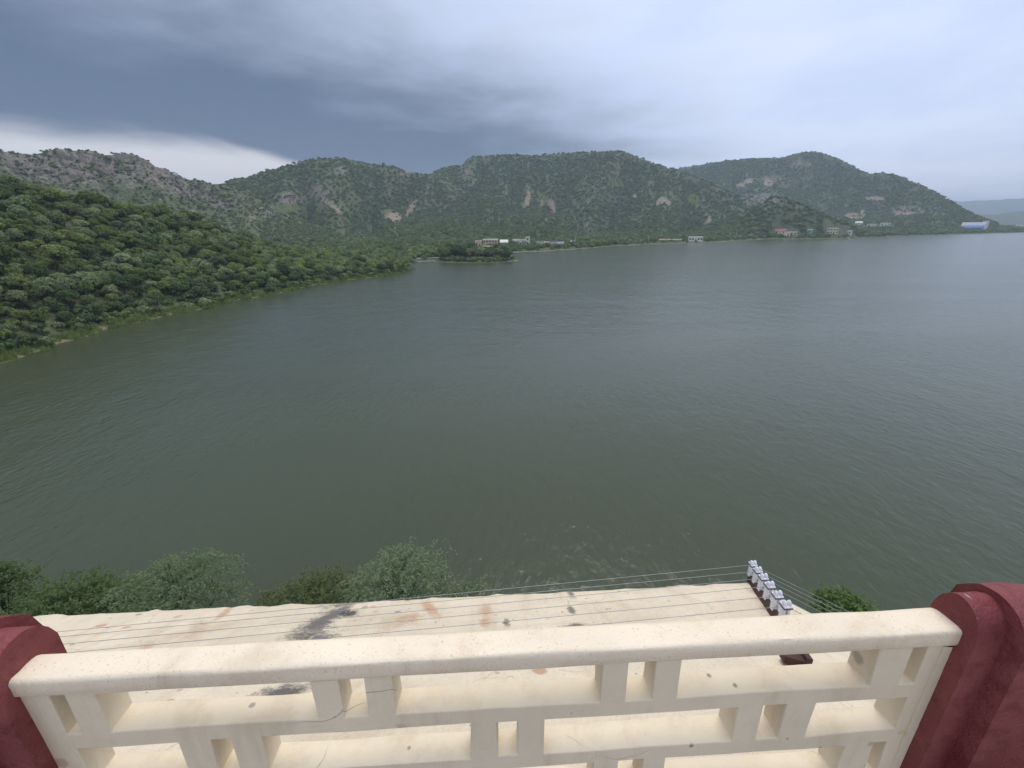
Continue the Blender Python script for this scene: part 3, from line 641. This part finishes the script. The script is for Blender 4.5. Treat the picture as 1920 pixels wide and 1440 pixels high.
def est(px, py, rx, ry, rot, col, amt):
    p = eave_hit(px, py); q = eave_hit(px + rx, py); s = eave_hit(px, py + ry)
    return (p[0] + 2.0, p[1] + 1.5, abs(q[0] - p[0]), max(.01, abs(s[1] - p[1])), rot, col, amt)
SOOT = (.125, .115, .105); RUST = (.50, .22, .10); BROWN = (.52, .38, .24)
EST = [est(604, 1165, 26, 40, -.2, SOOT, .9), est(640, 1125, 40, 10, .1, SOOT, .7), est(585, 1205, 34, 25, -.2, SOOT, .85), est(535, 1297, 42, 14, 0, SOOT, .95), est(655, 1150, 12, 6, .3, (.05, .05, .055), .9),
       est(1082, 1178, 30, 8, .1, SOOT, .95), est(1070, 1113, 6, 9, 0, SOOT, .8), est(1072, 1143, 6, 8, 0, SOOT, .8), est(555, 1128, 10, 3, 0, SOOT, .7), est(425, 1146, 7, 14, .3, RUST, .5), est(272, 1216, 10, 9, .2, RUST, .5),
       est(805, 1140, 10, 18, .4, RUST, .6), est(770, 1160, 22, 10, .4, RUST, .45), est(910, 1145, 10, 14, 0, RUST, .45), est(908, 1168, 10, 8, 0, RUST, .5), est(790, 1195, 10, 5, 0, RUST, .45), est(735, 1168, 30, 14, 0, BROWN, .5), est(390, 1180, 60, 10, .5, BROWN, .4), est(370, 1180, 12, 30, .6, BROWN, .4), est(950, 1168, 6, 8, 0, SOOT, .8), est(1190, 1150, 60, 40, 0, BROWN, .15), est(700, 1200, 30, 10, 0, BROWN, .45)]
CREAMB = (.86, .735, .535)
M_EAVE = plaster('eave_plaster', (.84, .71, .52), EST, coarse=.02, drip=(7, 1.4, 1))
M_PANEL = plaster('panel_plaster', CREAMB, (), coarse=.003, spotty=True)
M_RAIL = plaster('rail_plaster', (.90, .76, .565), (), coarse=.0012, spotty=False, speck=.4, grain=4.)
M_WALL = plaster('palace_wall_paint', (.76, .64, .47), (), coarse=.006)
def maroon():
    m, nt, b = new_mat('maroon_paint'); o = objco(nt)
    big = NOISE(nt, o, 3, 4, .6); mid = NOISE(nt, o, 25, 5, .7); fine = NOISE(nt, o, 160, 3, .6)
    c = MIXC(nt, SMOOTH(nt, big, .3, .7), (.17, .030, .031), (.29, .080, .076)); c = MIXC(nt, MATH(nt, 'MULTIPLY', SMOOTH(nt, mid, .48, .66), .55), c, (.13, .022, .024))
    g = N(nt, 'ShaderNodeNewGeometry'); up = N(nt, 'ShaderNodeSeparateXYZ'); LK(nt, g.outputs['Normal'], up.inputs[0])
    mp = N(nt, 'ShaderNodeMapping'); mp.inputs['Scale'].default_value = (1.0, .35, 1); mp.inputs['Rotation'].default_value = (0, 0, .5); LK(nt, o, mp.inputs[0])
    chip = MATH(nt, 'MULTIPLY', SMOOTH(nt, NOISE(nt, mp.outputs[0], 26, 6, .8), .58, .66), SMOOTH(nt, up.outputs[2], .45, .75))
    c = MIXC(nt, MATH(nt, 'MULTIPLY', chip, .75), c, (.52, .40, .36))
    LK(nt, c, b.inputs['Base Color']); b.inputs['Roughness'].default_value = .6; b.inputs['Specular IOR Level'].default_value = .35
    bump(nt, b, MATH(nt, 'ADD', mid, MATH(nt, 'MULTIPLY', fine, .5)), .006); return m
M_RED = maroon()

# ---- parapet panel with its pattern of openings
b0 = (.02 * S, .535 * S, FLOOR)
par = local_root('parapet_panel', b0)
tag(par, 'cream pierced concrete parapet panel with rounded top rail between the maroon pillars', 'parapet')
R1 = [(-.668, -.646), (-.603, -.288), (-.246, -.207), (-.164, .166), (.208, .252), (.293, .624), (.678, .704)]
R2 = [(-.665, -.511), (-.463, -.429), (-.384, -.049), (-.003, .031), (.075, .405), (.449, .489), (.541, .706)]
ROWS = [(-.740, -.655, R1), (-.858, -.774, R2), (-.976, -.891, R1)]
T0, T1, ZB, ZT = -.712, .742, FLOOR / S, -.642
xs = sorted({T0, T1} | {v for r in (R1, R2) for o in r for v in o}); zs = sorted({ZB, ZT} | {v for a, b, _ in ROWS for v in (a, b)})
def solid(i, j):
    if i < 0 or j < 0 or i >= len(xs) - 1 or j >= len(zs) - 1: return False
    cx, cz = (xs[i] + xs[i + 1]) / 2, (zs[j] + zs[j + 1]) / 2
    return not any(a < cz < b and any(p < cx < q for p, q in R) for a, b, R in ROWS)
mb = MB(b0); vid = {}
NF, NB = .503, .548
def vtx(i, j, k):
    if (i, j, k) not in vid:
        u = xs[i] * 7.1 + 3 * k; v = zs[j] * 9.3
        jt = (float(vn(u * 3, v * 3)) - .5) * .006; jz = (float(vn(u * 3 + 40, v * 3)) - .5) * .006; jn = (float(vn(u + 80, v)) - .5) * .004
        vid[(i, j, k)] = len(mb.v); mb.v.append(tuple(np.array(((xs[i] + jt) * S, ((NB if k else NF) + jn) * S, (zs[j] + jz) * S)) - mb.off))
    return vid[(i, j, k)]
for i in range(len(xs) - 1):
    for j in range(len(zs) - 1):
        if not solid(i, j): continue
        mb.f.append((vtx(i, j, 0), vtx(i + 1, j, 0), vtx(i + 1, j + 1, 0), vtx(i, j + 1, 0)))
        mb.f.append((vtx(i, j, 1), vtx(i, j + 1, 1), vtx(i + 1, j + 1, 1), vtx(i + 1, j, 1)))
        for di, dj, a, b in ((-1, 0, (0, 0), (0, 1)), (1, 0, (1, 1), (1, 0)), (0, -1, (1, 0), (0, 0)), (0, 1, (0, 1), (1, 1))):
            if not solid(i + di, j + dj):
                mb.f.append((vtx(i + a[0], j + a[1], 0), vtx(i + b[0], j + b[1], 0), vtx(i + b[0], j + b[1], 1), vtx(i + a[0], j + a[1], 1)))
po = mb.build('lattice', M_PANEL, par, bevel=.0038, seg=3)
bm = bmesh.new(); bm.from_mesh(po.data); bmesh.ops.recalc_face_normals(bm, faces=bm.faces); bm.to_mesh(po.data); bm.free()
def loft(name, prof, t0, t1, nseg, mat, parent, off, amp=0., endround=0., smooth=True):
    """profile (n, z) swept along t with slight hand-made unevenness"""
    mb = MB(off); k = len(prof); pc = np.mean(np.array(prof), 0)
    for i in range(nseg + 1):
        t = t0 + (t1 - t0) * i / nseg; e = 1.
        for q, (n, z) in enumerate(prof):
            jn = (float(vn(t * 9 + q * .7, q * 3.1)) - .5) * amp; jz = (float(vn(t * 11 + 50, q * 2.3)) - .5) * amp
            mb.v.append(tuple(np.array((t * S, (n + jn) * S, (z + jz) * S)) - mb.off))
    for i in range(nseg):
        for q in range(k): mb.f.append((i * k + q, i * k + (q + 1) % k, (i + 1) * k + (q + 1) % k, (i + 1) * k + q))
    mb.f += [tuple(range(k))[::-1], tuple(nseg * k + q for q in range(k))]
    o = mb.build(name, mat, parent, smooth=smooth)
    bm = bmesh.new(); bm.from_mesh(o.data); bmesh.ops.recalc_face_normals(bm, faces=bm.faces); bm.to_mesh(o.data); bm.free()
    if smooth: o.modifiers.new('edge', 'EDGE_SPLIT').split_angle = math.radians(62)
    return o
RAILP = [(.554, -.653), (.505, -.650), (.4975, -.648), (.4958, -.644), (.4955, -.632), (.4956, -.6225), (.4966, -.6188), (.4990, -.6168), (.503, -.616), (.513, -.6158), (.525, -.6158), (.534, -.6163), (.541, -.6178), (.547, -.622), (.551, -.629), (.553, -.640)]
loft('top_rail', RAILP, -.716, .748, 90, M_RAIL, par, b0, .0022)
# ragged plaster left against the right-hand pillar
mb = MB(b0); n = 60
for i in range(n + 1):
    z = -.655 + (-1.2 + .655) * i / n; e = .744 + .007 * float(vn(i * .55, 3)) + .004 * rnd.random()
    for (t, nn) in ((.728, .5015), (e, .4985), (e, .508), (.728, .508)): mb.v.append(tuple(np.array((t * S, nn * S, z * S)) - mb.off))
for i in range(n):
    for q in range(4): mb.f.append((i * 4 + q, i * 4 + (q + 1) % 4, i * 4 + 4 + (q + 1) % 4, i * 4 + 4 + q))
mb.build('mortar_edge', M_PANEL, par)

# ---- maroon pillars with stepped round-topped mouldings
def arch(c, hw, top, rh, k=16):
    p = [(c + hw, FLOOR / S)]
    p += [(c + hw * math.cos(math.pi * q / k), top - rh + rh * math.sin(math.pi * q / k)) for q in range(k + 1)]
    return p + [(c - hw, FLOOR / S)]
for sg, t0, lab in ((1, .742, 'maroon stepped parapet pillar at the right edge, in front of open water'), (-1, -.706, 'maroon stepped parapet pillar with chipped paint at the lower left corner')):
    ci, hi, co, hc_ = (.513, .038, .508, .062) if sg > 0 else (.528, .050, .528, .075)
    off = (t0 * S + sg * .12, .527 * S, FLOOR)
    pl = local_root('parapet_pillar', off); tag(pl, lab, 'pillar', 'maroon parapet pillars')
    loft('inner_moulding', arch(ci, hi, -.565, .060), min(t0, t0 + sg * .052), max(t0, t0 + sg * .052), 6, M_RED, pl, off, .002)
    prof = arch(co, hc_, -.552, .080); mb = MB(off); k_ = len(prof); ns = 30; tc, nc, ph = t0 + sg * .047, co, 0.
    for i in range(ns + 1):
        for q, (n, z) in enumerate(prof):
            jt = (float(vn(i * .5 + 7, q * 1.3)) - .5) * .004
            mb.v.append(tuple(np.array(((tc + sg * math.sin(ph) * (n - co + jt)) * S, (nc + math.cos(ph) * (n - co + jt)) * S, (z + jt * .5) * S)) - mb.off))
        st = .30 / ns; tc += sg * math.cos(ph) * st; nc -= math.sin(ph) * st; ph = math.radians(40) * float(sstep(.012, .115, (i + 1) * st))
    for i in range(ns):
        for q in range(k_): mb.f.append((i * k_ + q, i * k_ + (q + 1) % k_, (i + 1) * k_ + (q + 1) % k_, (i + 1) * k_ + q))
    mb.f += [tuple(range(k_))[::-1], tuple(ns * k_ + q for q in range(k_))]
    om = mb.build('outer_moulding', M_RED, pl, smooth=True)
    bm = bmesh.new(); bm.from_mesh(om.data); bmesh.ops.recalc_face_normals(bm, faces=bm.faces); bm.to_mesh(om.data); bm.free()
    om.modifiers.new('edge', 'EDGE_SPLIT').split_angle = math.radians(50)

# ---- palace body: terrace, walls and the sloping eave
bb = (-2.0, -1.5, -12.2)
pal = local_root('palace_building', bb); tag(pal, 'cream palace terrace and wide sloping stained eave below the parapet', 'building')
NW = .735
MB(bb).prism([(-7, NW), (-7, -4), (4.0, -4), (4.0, -1.9), (1.36, NW)], -12.2, FLOOR).build('wall', M_WALL, pal)
MB(bb).box((-6.9, -4.0, FLOOR + .002), (1.3, NW - .09, FLOOR + .012)).build('terrace_floor', simple('terrace_stone', (.34, .28, .23), .8, .2, 2), pal)
def eave_mesh(name, side):
    nv = 34; nu = 190 if side == 0 else 60; V = []; dmax = EC[1] - (NW - .008)
    for j in range(nv + 1):
        dj = dmax * j / nv
        hp = EC + HIP * dj / .9186
        for i in range(nu + 1):
            if side == 0: a = -7 + (hp[0] + 7) * i / nu; p = np.array([a, EC[1] - dj])
            else: p = hp + RD * (3.4 * i / nu)
            rag = 0.
            if j == 0: rag = (float(fbm(i * .35 + side * 99, 2.5, 3)) - .5) * .055 - .008 * rnd.random()
            q = p + (np.array([0, 1.]) if side == 0 else -IN2) * rag
            z = -D + SLOPE * dj + (float(fbm(p[0] * 4, p[1] * 4, 3)) - .5) * .018 - (.012 if j == 0 else 0)
            V.append((q[0], q[1], z))
    top = np.array(V); bot = top - np.array([0, 0, .085]); n1 = nu + 1
    i = np.arange((nv + 1) * n1).reshape(nv + 1, n1); Qt = np.stack([i[:-1, :-1].ravel(), i[1:, :-1].ravel(), i[1:, 1:].ravel(), i[:-1, 1:].ravel()], 1)
    k = len(top); rim = np.concatenate([i[0, :], i[1:, -1], i[-1, -2::-1], i[-2:0:-1, 0]]); rn = np.roll(rim, -1)
    Qs = np.stack([rim, rn, rn + k, rim + k], 1)
    me = fast_mesh(name, np.concatenate([top, bot]) - np.array(bb), np.concatenate([Qt, Qt[:, ::-1] + k, Qs]))
    o = link(name, me, M_EAVE, pal, smooth=True)
    bm = bmesh.new(); bm.from_mesh(o.data); bmesh.ops.recalc_face_normals(bm, faces=bm.faces); bm.to_mesh(o.data); bm.free()
    o.modifiers.new('edge', 'EDGE_SPLIT').split_angle = math.radians(50); return o
e1 = eave_mesh('eave', 0); e2 = eave_mesh('eave', 1)

# ---- electric fence: iron bar on the hip, six white insulators, six wires
fb = (EC[0], EC[1], -D)
fen = local_root('electric_fence', fb); tag(fen, 'electric fence of six thin wires turning the eave corner on white insulators', 'fence')
M_IRON = simple('rust_iron', (.075, .028, .022), .7, .3, 20); M_PORC = simple('white_porcelain', (.80, .81, .85), .35, .16, 30); M_BLUE = simple('blue_band', (.07, .08, .16), .5, .1, 10); M_WIRE = simple('galvanised_wire', (.30, .30, .32), .5, .15, 10, .3)
H3 = np.array([HIP[0], HIP[1], SLOPE * .9186]); H3 /= np.linalg.norm(H3)
C3 = np.array([EC[0], EC[1], -D])
sd = np.cross(H3, (0, 0, 1.)); sd /= np.linalg.norm(sd)
def slab(mb, p, q, wd, h0, h1):
    vs = []
    for e in (p, q):
        for s_ in (-wd, wd):
            for hh in (h0, h1): vs.append(np.array(e) + sd * s_ + np.array([0, 0, hh]))
    mb.add(vs, [(0, 1, 3, 2), (4, 6, 7, 5), (0, 4, 5, 1), (2, 3, 7, 6), (1, 5, 7, 3), (0, 2, 6, 4)])
mb = MB(fb); slab(mb, C3 - H3 * .015, C3 + H3 * 1.22, .011, -.01, .050); ib = mb.build('iron_bar', M_IRON, fen, bevel=.002)
mb = MB(fb); p = C3 + H3 * 1.16; slab(mb, p + sd * .04, p + sd * .04 + H3 * .06, .045, -.005, .03); mb.build('foot_plate', M_IRON, ib, bevel=.002)
wire_l = [(123, 1181), (130, 1190), (135, 1204), (142, 1220), (146, 1237), (148, 1262)]
W1R = None
for k in range(6):
    p = C3 + H3 * (.006 + .158 * k + rnd.uniform(-.008, .008)); z0 = p[2] + .050 + rnd.uniform(-.002, .002)
    lean = .006 * (rnd.random() - .5)
    mb = MB(fb)
    for s_ in (-1, 1): mb.box((p[0] + s_ * .0115 - .0062, p[1] - .014, z0 - .004), (p[0] + s_ * .0115 + .0062, p[1] + .014, z0 + .086))
    mb.box((p[0] - .008, p[1] - .011, z0 + .034), (p[0] + .008, p[1] + .011, z0 + .045)); mb.box((p[0] - .008, p[1] - .011, z0 - .003), (p[0] + .008, p[1] + .011, z0 + .012))
    ins = mb.build('insulator', M_PORC, fen, bevel=.003)
    MB(fb).box((p[0] - .022, p[1] - .020, z0 + .080), (p[0] + .022, p[1] + .021, z0 + .086)).build('band', M_BLUE, ins)
    mb = MB(fb).box((p[0] - .021, p[1] - .019, z0 + .0865), (p[0] + .021, p[1] + .020, z0 + .095)); mb.build('cap', M_PORC, ins, bevel=.003)
    for s_ in (-1, 1): MB(fb).dome((p[0] + s_ * .0108, p[1], z0 + .094), .0102, .015, .024).build('knob', M_PORC, ins, smooth=True)
    # wire to the left
    d = ray(*wire_l[k]); dl = np.array([d @ TV, d @ NV, d[2]]); q = dl * ((-D + .045 + SLOPE * EC[1]) / (dl[2] + SLOPE * dl[1])); a = np.array([p[0], p[1], z0 + .084]); e = a + (q - a) * ((-6.9 - a[0]) / (q[0] - a[0]))
    pts = [a + (e - a) * u - np.array([0, 0, .008 * math.sin(math.pi * u)]) for u in np.linspace(0, 1, 16)]
    MB(fb).tube(pts, .0014, 5).build('wire', M_WIRE, fen)
    f_ = a + np.array([RD[0], RD[1], -.03]) * 3.1
    MB(fb).tube([a, (a + f_) / 2 - np.array([0, 0, .015]), f_], .0014, 5).build('wire', M_WIRE, fen)

# ---- bank below the palace and the trees growing on it
V, Q = grid_mesh('bank', -60, 60, -30, 17.5, 1.5, lambda x, y: np.where(y > 2, 6.5 - (y - 2) * .53, 6.5) + (fbm(x / 5, y / 5, 3) - .5) * 1.2)
me = fast_mesh('bank', V, Q); zz = V[:, 0] * 0; [set_attr(me, a, zz) for a in ('rock', 'scar', 'mud')]; set_attr(me, 'grass', zz + .4)
tag(link('lake_bank', me, HILL, smooth=True), 'steep bank below the palace', 'bank', kind='structure')
def near_tree(name, label, px, py, wpx, hpx, Y, mat, seed, ntw, leaf, droop, lobes=13, spread=.8):
    """px,py: crown top in the photograph; Y: distance from the terrace"""
    py += 44 * min(1., wpx / 200); d = ray(px, py); k = Y / d[1]; top = np.array([d[0] * k, Y, H + d[2] * k]); mpp = k / FPX; R = wpx * mpp / 2; hc = hpx * mpp * 1.05
    zb = 6.5 - (Y - 2) * .53; th = max(.6, top[2] - hc - zb)
    root = empty(name, (top[0], top[1], zb - .3)); tag(root, label, 'tree')
    g = np.random.default_rng(seed)
    P, Nn = crown_points(seed, R, hc, lobes, ntw, .95); P[:, 2] += th + .3
    dirs = Nn * .7 + g.normal(size=P.shape) * .45; dirs[:, 2] += .25; dirs /= np.linalg.norm(dirs, axis=1, keepdims=True)
    L = g.uniform(.5, 1.0, (len(P), 1)) * spread; nl = 13; C = []; ntw_ = ntw; NN = []
    for q in range(nl):
        u = (q + .5) / nl; p = P + dirs * L * u - np.array([0, 0, 1.]) * droop * L * u * u + g.normal(size=P.shape) * .045; C.append(p)
        nn = g.normal(size=P.shape); nn[:, 2] = np.abs(nn[:, 2]) + .5; NN.append(nn / np.linalg.norm(nn, axis=1, keepdims=True))
    Vq, Qq = leaf_quads(np.concatenate(C), np.concatenate(NN), leaf, .34, g)
    me = fast_mesh('crown', Vq, Qq); link('crown', me, mat, root)
    r = random.Random(seed); mb = MB(); mb.tube([(0, 0, -.6), (.1, .05, th * .6), (-.05, .1, th + hc * .3), (.05, 0, th + hc * .75)], [R * .06, R * .05, R * .03, R * .01], 7)
    for q in range(14):
        i = r.randrange(len(P)); e = P[i]; m_ = np.array([e[0] * .45, e[1] * .45, th * .7 + (e[2] - th * .7) * .55]); s0 = np.array([0, 0, th * r.uniform(.5, 1.1)])
        mb.tube([s0, m_, e], [R * .03, R * .018, R * .006], 5)
    mb.build('trunk', bark, root)
LN5 = leaf_mat('leaf_near_green', (.11, .18, .06), (.17, .25, .085), .4, .8, .1); LN1 = leaf_mat('leaf_near_dark', (.11, .165, .065), (.165, .22, .09), .4, .8, .1); LN2 = leaf_mat('leaf_near_grey', (.16, .215, .11), (.23, .285, .15), .4, .8, .1); LN3 = leaf_mat('leaf_near_olive', (.13, .165, .065), (.19, .225, .095), .4, .8, .1); LN4 = leaf_mat('leaf_near_bright', (.19, .25, .135), (.26, .32, .18), .4, .8, .1)
near_tree('bank_tree', 'dark tree cut off by the left picture edge below the eave', -30, 1045, 120, 110, 14.5, LN1, 1, 420, .085, .5)
near_tree('bank_tree', 'dense dark green tree just beyond the eave at far left', 85, 1084, 215, 100, 13.6, LN1, 2, 900, .085, .5)
near_tree('bank_tree', 'tall feathery grey-green tree beyond the eave, largest of the left pair', 312, 1034, 230, 150, 13.4, LN2, 3, 1000, .07, .9, 15, .9)
near_tree('bank_tree', 'small bright green tree tucked behind the left side of the feathery grey-green tree', 205, 1090, 90, 60, 14.2, LN1, 8, 300, .08, .5, 6)
near_tree('bank_tree', 'low olive green tree beyond the eave, beside the dark soot stain', 575, 1092, 230, 75, 13.2, LN3, 4, 950, .075, .5)
near_tree('bank_tree', 'light green wispy acacia rising above the middle of the eave', 745, 1018, 205, 125, 13.0, LN4, 5, 760, .07, 1.0, 15, 1.0)
near_tree('bank_tree', 'sparse twiggy sapling right of the wispy acacia', 880, 1088, 80, 40, 13.0, LN4, 6, 70, .07, .7, 5, .7)
near_tree('bank_tree', 'bright dark green leafy tree top below the fence wires at right', 1590, 1116, 104, 40, 12.0, LN5, 7, 380, .10, .6, 7)

# ------------------------------------------------------------------ village buildings, poles and boat
_mc = {}
def paint(c, rough=.85):
    if c not in _mc: _mc[c] = simple('paint_%d' % len(_mc), tuple(x * .95 for x in c), rough, .2, .5)
    return _mc[c]
M_PANE = simple('dark_pane', (.03, .035, .045), .25, .1, 2); M_DOOR = simple('door_wood', (.12, .07, .045), .7, .2, 3)
for s, p in zip(SITES, SITE_P):
    px, py, wpx, hpx, dep, wc, kind, rc_, st, nw, lab = s
    r = math.hypot(p[0], p[1]); mpp = float(np.dot(p - np.array([0, 0, H]), FW)) / FPX; W = wpx * mpp * .88; HH = hpx * mpp * .88
    az = math.atan2(p[0], p[1]); root = empty('house', p, -az + rnd.uniform(-.12, .12)); tag(root, lab, 'house', 'buildings along the far shore')
    rh = HH * (.34 if kind in ('gable',) else (.42 if kind == 'hall' else .06)); hw = HH - rh
    wall = MB().box((-W / 2, 0, -1.5), (W / 2, dep, hw)).build('wall', paint(wc), root)
    if kind == 'flat':
        ov = .35
        rf = MB().box((-W / 2 - ov, -ov, hw + .004), (W / 2 + ov, dep + ov, hw + .2)).build('roof', paint(rc_), root)
        mb = MB(); e = hw + .2; ht = max(.45, rh)
        for a, b in (((-W / 2, 0, e), (W / 2, .2, e + ht)), ((-W / 2, dep - .2, e), (W / 2, dep, e + ht)), ((-W / 2, .2, e), (-W / 2 + .2, dep - .2, e + ht)), ((W / 2 - .2, .2, e), (W / 2, dep - .2, e + ht))): mb.box(a, b)
        mb.build('roof_parapet', paint(rc_), rf)
    else:
        ov = .5; mb = MB(); y0, y1, ym = -ov, dep + ov, dep / 2
        for (ya, za, yb, zb_) in ((y0, hw - .25, ym, hw + rh), (y1, hw - .25, ym, hw + rh)):
            mb.add([(-W / 2 - ov, ya, za), (W / 2 + ov, ya, za), (W / 2 + ov, yb, zb_), (-W / 2 - ov, yb, zb_), (-W / 2 - ov, ya, za + .15), (W / 2 + ov, ya, za + .15), (W / 2 + ov, yb, zb_ + .15), (-W / 2 - ov, yb, zb_ + .15)], [(0, 1, 2, 3), (7, 6, 5, 4), (0, 4, 5, 1), (1, 5, 6, 2), (2, 6, 7, 3), (3, 7, 4, 0)])
        mb.build('roof', paint(rc_, .7), root)
        MB().add([(-W / 2, 0, hw), (-W / 2, dep, hw), (-W / 2, ym, hw + rh), (W / 2, 0, hw), (W / 2, dep, hw), (W / 2, ym, hw + rh)], [(0, 2, 1), (3, 4, 5), (0, 3, 5, 2), (1, 2, 5, 4)]).build('gable', paint(wc), wall)
    if kind == 'hall':
        aw = hw * .55
        MB().add([(-W * .32, -4.5, aw), (W * .5, -4.5, aw), (W * .5, -.02, aw + 2.2), (-W * .32, -.02, aw + 2.2), (-W * .32, -4.5, aw - .9), (W * .5, -4.5, aw - .9), (W * .5, -.02, aw - .9), (-W * .32, -.02, aw - .9)], [(0, 1, 2, 3), (7, 6, 5, 4), (0, 4, 5, 1), (1, 5, 6, 2), (2, 6, 7, 3), (3, 7, 4, 0)]).build('awning', paint((.10, .26, .60)), root)
        for q in range(5): MB().box((-W * .3 + q * W * .195, -4.3, -1.5), (-W * .3 + q * W * .195 + .4, -3.9, aw - .9)).build('post', paint(WHITE), root)
    sh = hw / st
    for f_ in range(st):
        for q in range(nw):
            cx = -W / 2 + W * (q + .5) / nw
            if f_ == 0 and q == nw // 2 and nw > 1:
                MB().box((cx - .55, -.05, -.5), (cx + .55, .02, min(2.1, sh * .8))).build('door', M_DOOR, root); continue
            ww = min(.7, W / nw * .3); z0 = f_ * sh + sh * .38; z1 = f_ * sh + sh * .78
            fr = MB().box((cx - ww - .12, -.07, z0 - .12), (cx + ww + .12, .02, z1 + .12)).build('window', paint(WHITE), root)
            MB().box((cx - ww, -.09, z0), (cx + ww, -.06, z1)).build('pane', M_PANE, fr)
M_POLE = simple('concrete_pole', (.6, .58, .54), .8, .1, 2)
for (px, py, hp, lab) in ((895, 466, 15, 'pale utility pole in front of the small cream house'), (978, 466, 17, 'pale utility pole in front of the long white building'), (1078, 459, 16, 'thin utility pole beside the lone small white house'), (1072, 460, 10, 'short utility pole left of the lone small white house'), (1379, 449, 17, 'utility pole in the trees right of the lone white building'), (1215, 456, 14, 'utility pole left of the brown-roofed sheds')):
    p = hit(px, py); mpp = float(np.dot(p - np.array([0, 0, H]), FW)) / FPX; hh = hp * mpp
    root = empty('utility_pole', p, -math.atan2(p[0], p[1])); tag(root, lab, 'pole', 'utility poles in the village')
    MB().tube([(0, 0, -1), (0, 0, hh)], [.2, .13], 8).build('shaft', M_POLE, root); MB().box((-.9, -.08, hh - .6), (.9, .08, hh - .45)).build('crossarm', M_IRON, root)
    for q in (-.8, 0.25, .8): MB().tube([(q, 0, hh - .45), (q, 0, hh - .2)], .06, 6).build('insulator', M_PORC, root)
p = onz(1743, 440, .05); a = math.atan2(p[0], p[1])
bt = empty('moored_boat', p, -a + .2); tag(bt, 'small white boat moored at the right-hand shore', 'boat')
def hull(L, Wd, z0, z1, n=10):
    vs = []; fs = []
    for i in range(n + 1):
        u = i / n; x = -L / 2 + L * u; w = Wd / 2 * (1 - abs(2 * u - 1) ** 2.6) * (1 if u < .5 else .95) + .02; sh = .25 * (2 * u - 1) ** 2
        vs += [(x, -w, z1 + sh), (x, -w * .6, z0), (x, w * .6, z0), (x, w, z1 + sh)]
    for i in range(n):
        for q in range(3): fs.append((i * 4 + q, i * 4 + q + 1, i * 4 + 5 + q, i * 4 + 4 + q))
    return MB().add(vs, fs)
hull(9., 2.6, -.2, .9).build('hull', paint(WHITE), bt, smooth=True); MB().box((-2.8, -1.1, .55), (2.8, 1.1, .62)).build('deck', paint(CREAM), bt); MB().box((-2, -1.15, 2.3), (2, 1.15, 2.4)).build('canopy', paint(WHITE), bt)
for x in (-1.9, 1.9):
    for y in (-1., 1.): MB().tube([(x, y, .6), (x, y, 2.3)], .05, 6).build('post', M_POLE, bt)
# low stone bund across the inlet
A0, A1 = onz(772, 489.5, .1), onz(852, 485.5, .1)
u = (A1 - A0); L = float(np.linalg.norm(u[:2]))
bd = empty('stone_bund', A0, math.atan2(u[1], u[0])); tag(bd, 'low pale stone bund across the inlet left of the island', 'wall')
mb = MB().add([(0, -.6, -2), (L, -.6, -2), (L, 1.6, -2), (0, 1.6, -2), (0, 0, .9), (L, 0, .9), (L, 1.2, .9), (0, 1.2, .9)], [(0, 3, 2, 1), (4, 5, 6, 7), (0, 1, 5, 4), (1, 2, 6, 5), (2, 3, 7, 6), (3, 0, 4, 7)])
mb.build('bund_wall', paint((.42, .36, .29)), bd); MB().box((-.3, -.1, .904), (L + .3, 1.3, 1.12)).build('coping', paint((.55, .5, .42)), bd)

# ------------------------------------------------------------------ haze
mh = bpy.data.materials.new('haze_air'); mh.use_nodes = True; nth = mh.node_tree; nth.nodes.clear()
pv = N(nth, 'ShaderNodeVolumePrincipled'); pv.inputs['Color'].default_value = (.72, .85, 1.0, 1); pv.inputs['Density'].default_value = HAZE; pv.inputs['Anisotropy'].default_value = .2
ho = N(nth, 'ShaderNodeOutputMaterial'); LK(nth, pv.outputs[0], ho.inputs['Volume'])
o = MB().box((-7500, -7500, -5), (7500, 7500, 215)).build('haze', mh); tag(o, 'thin blue-grey haze over the lake and hills', 'haze', kind='stuff')
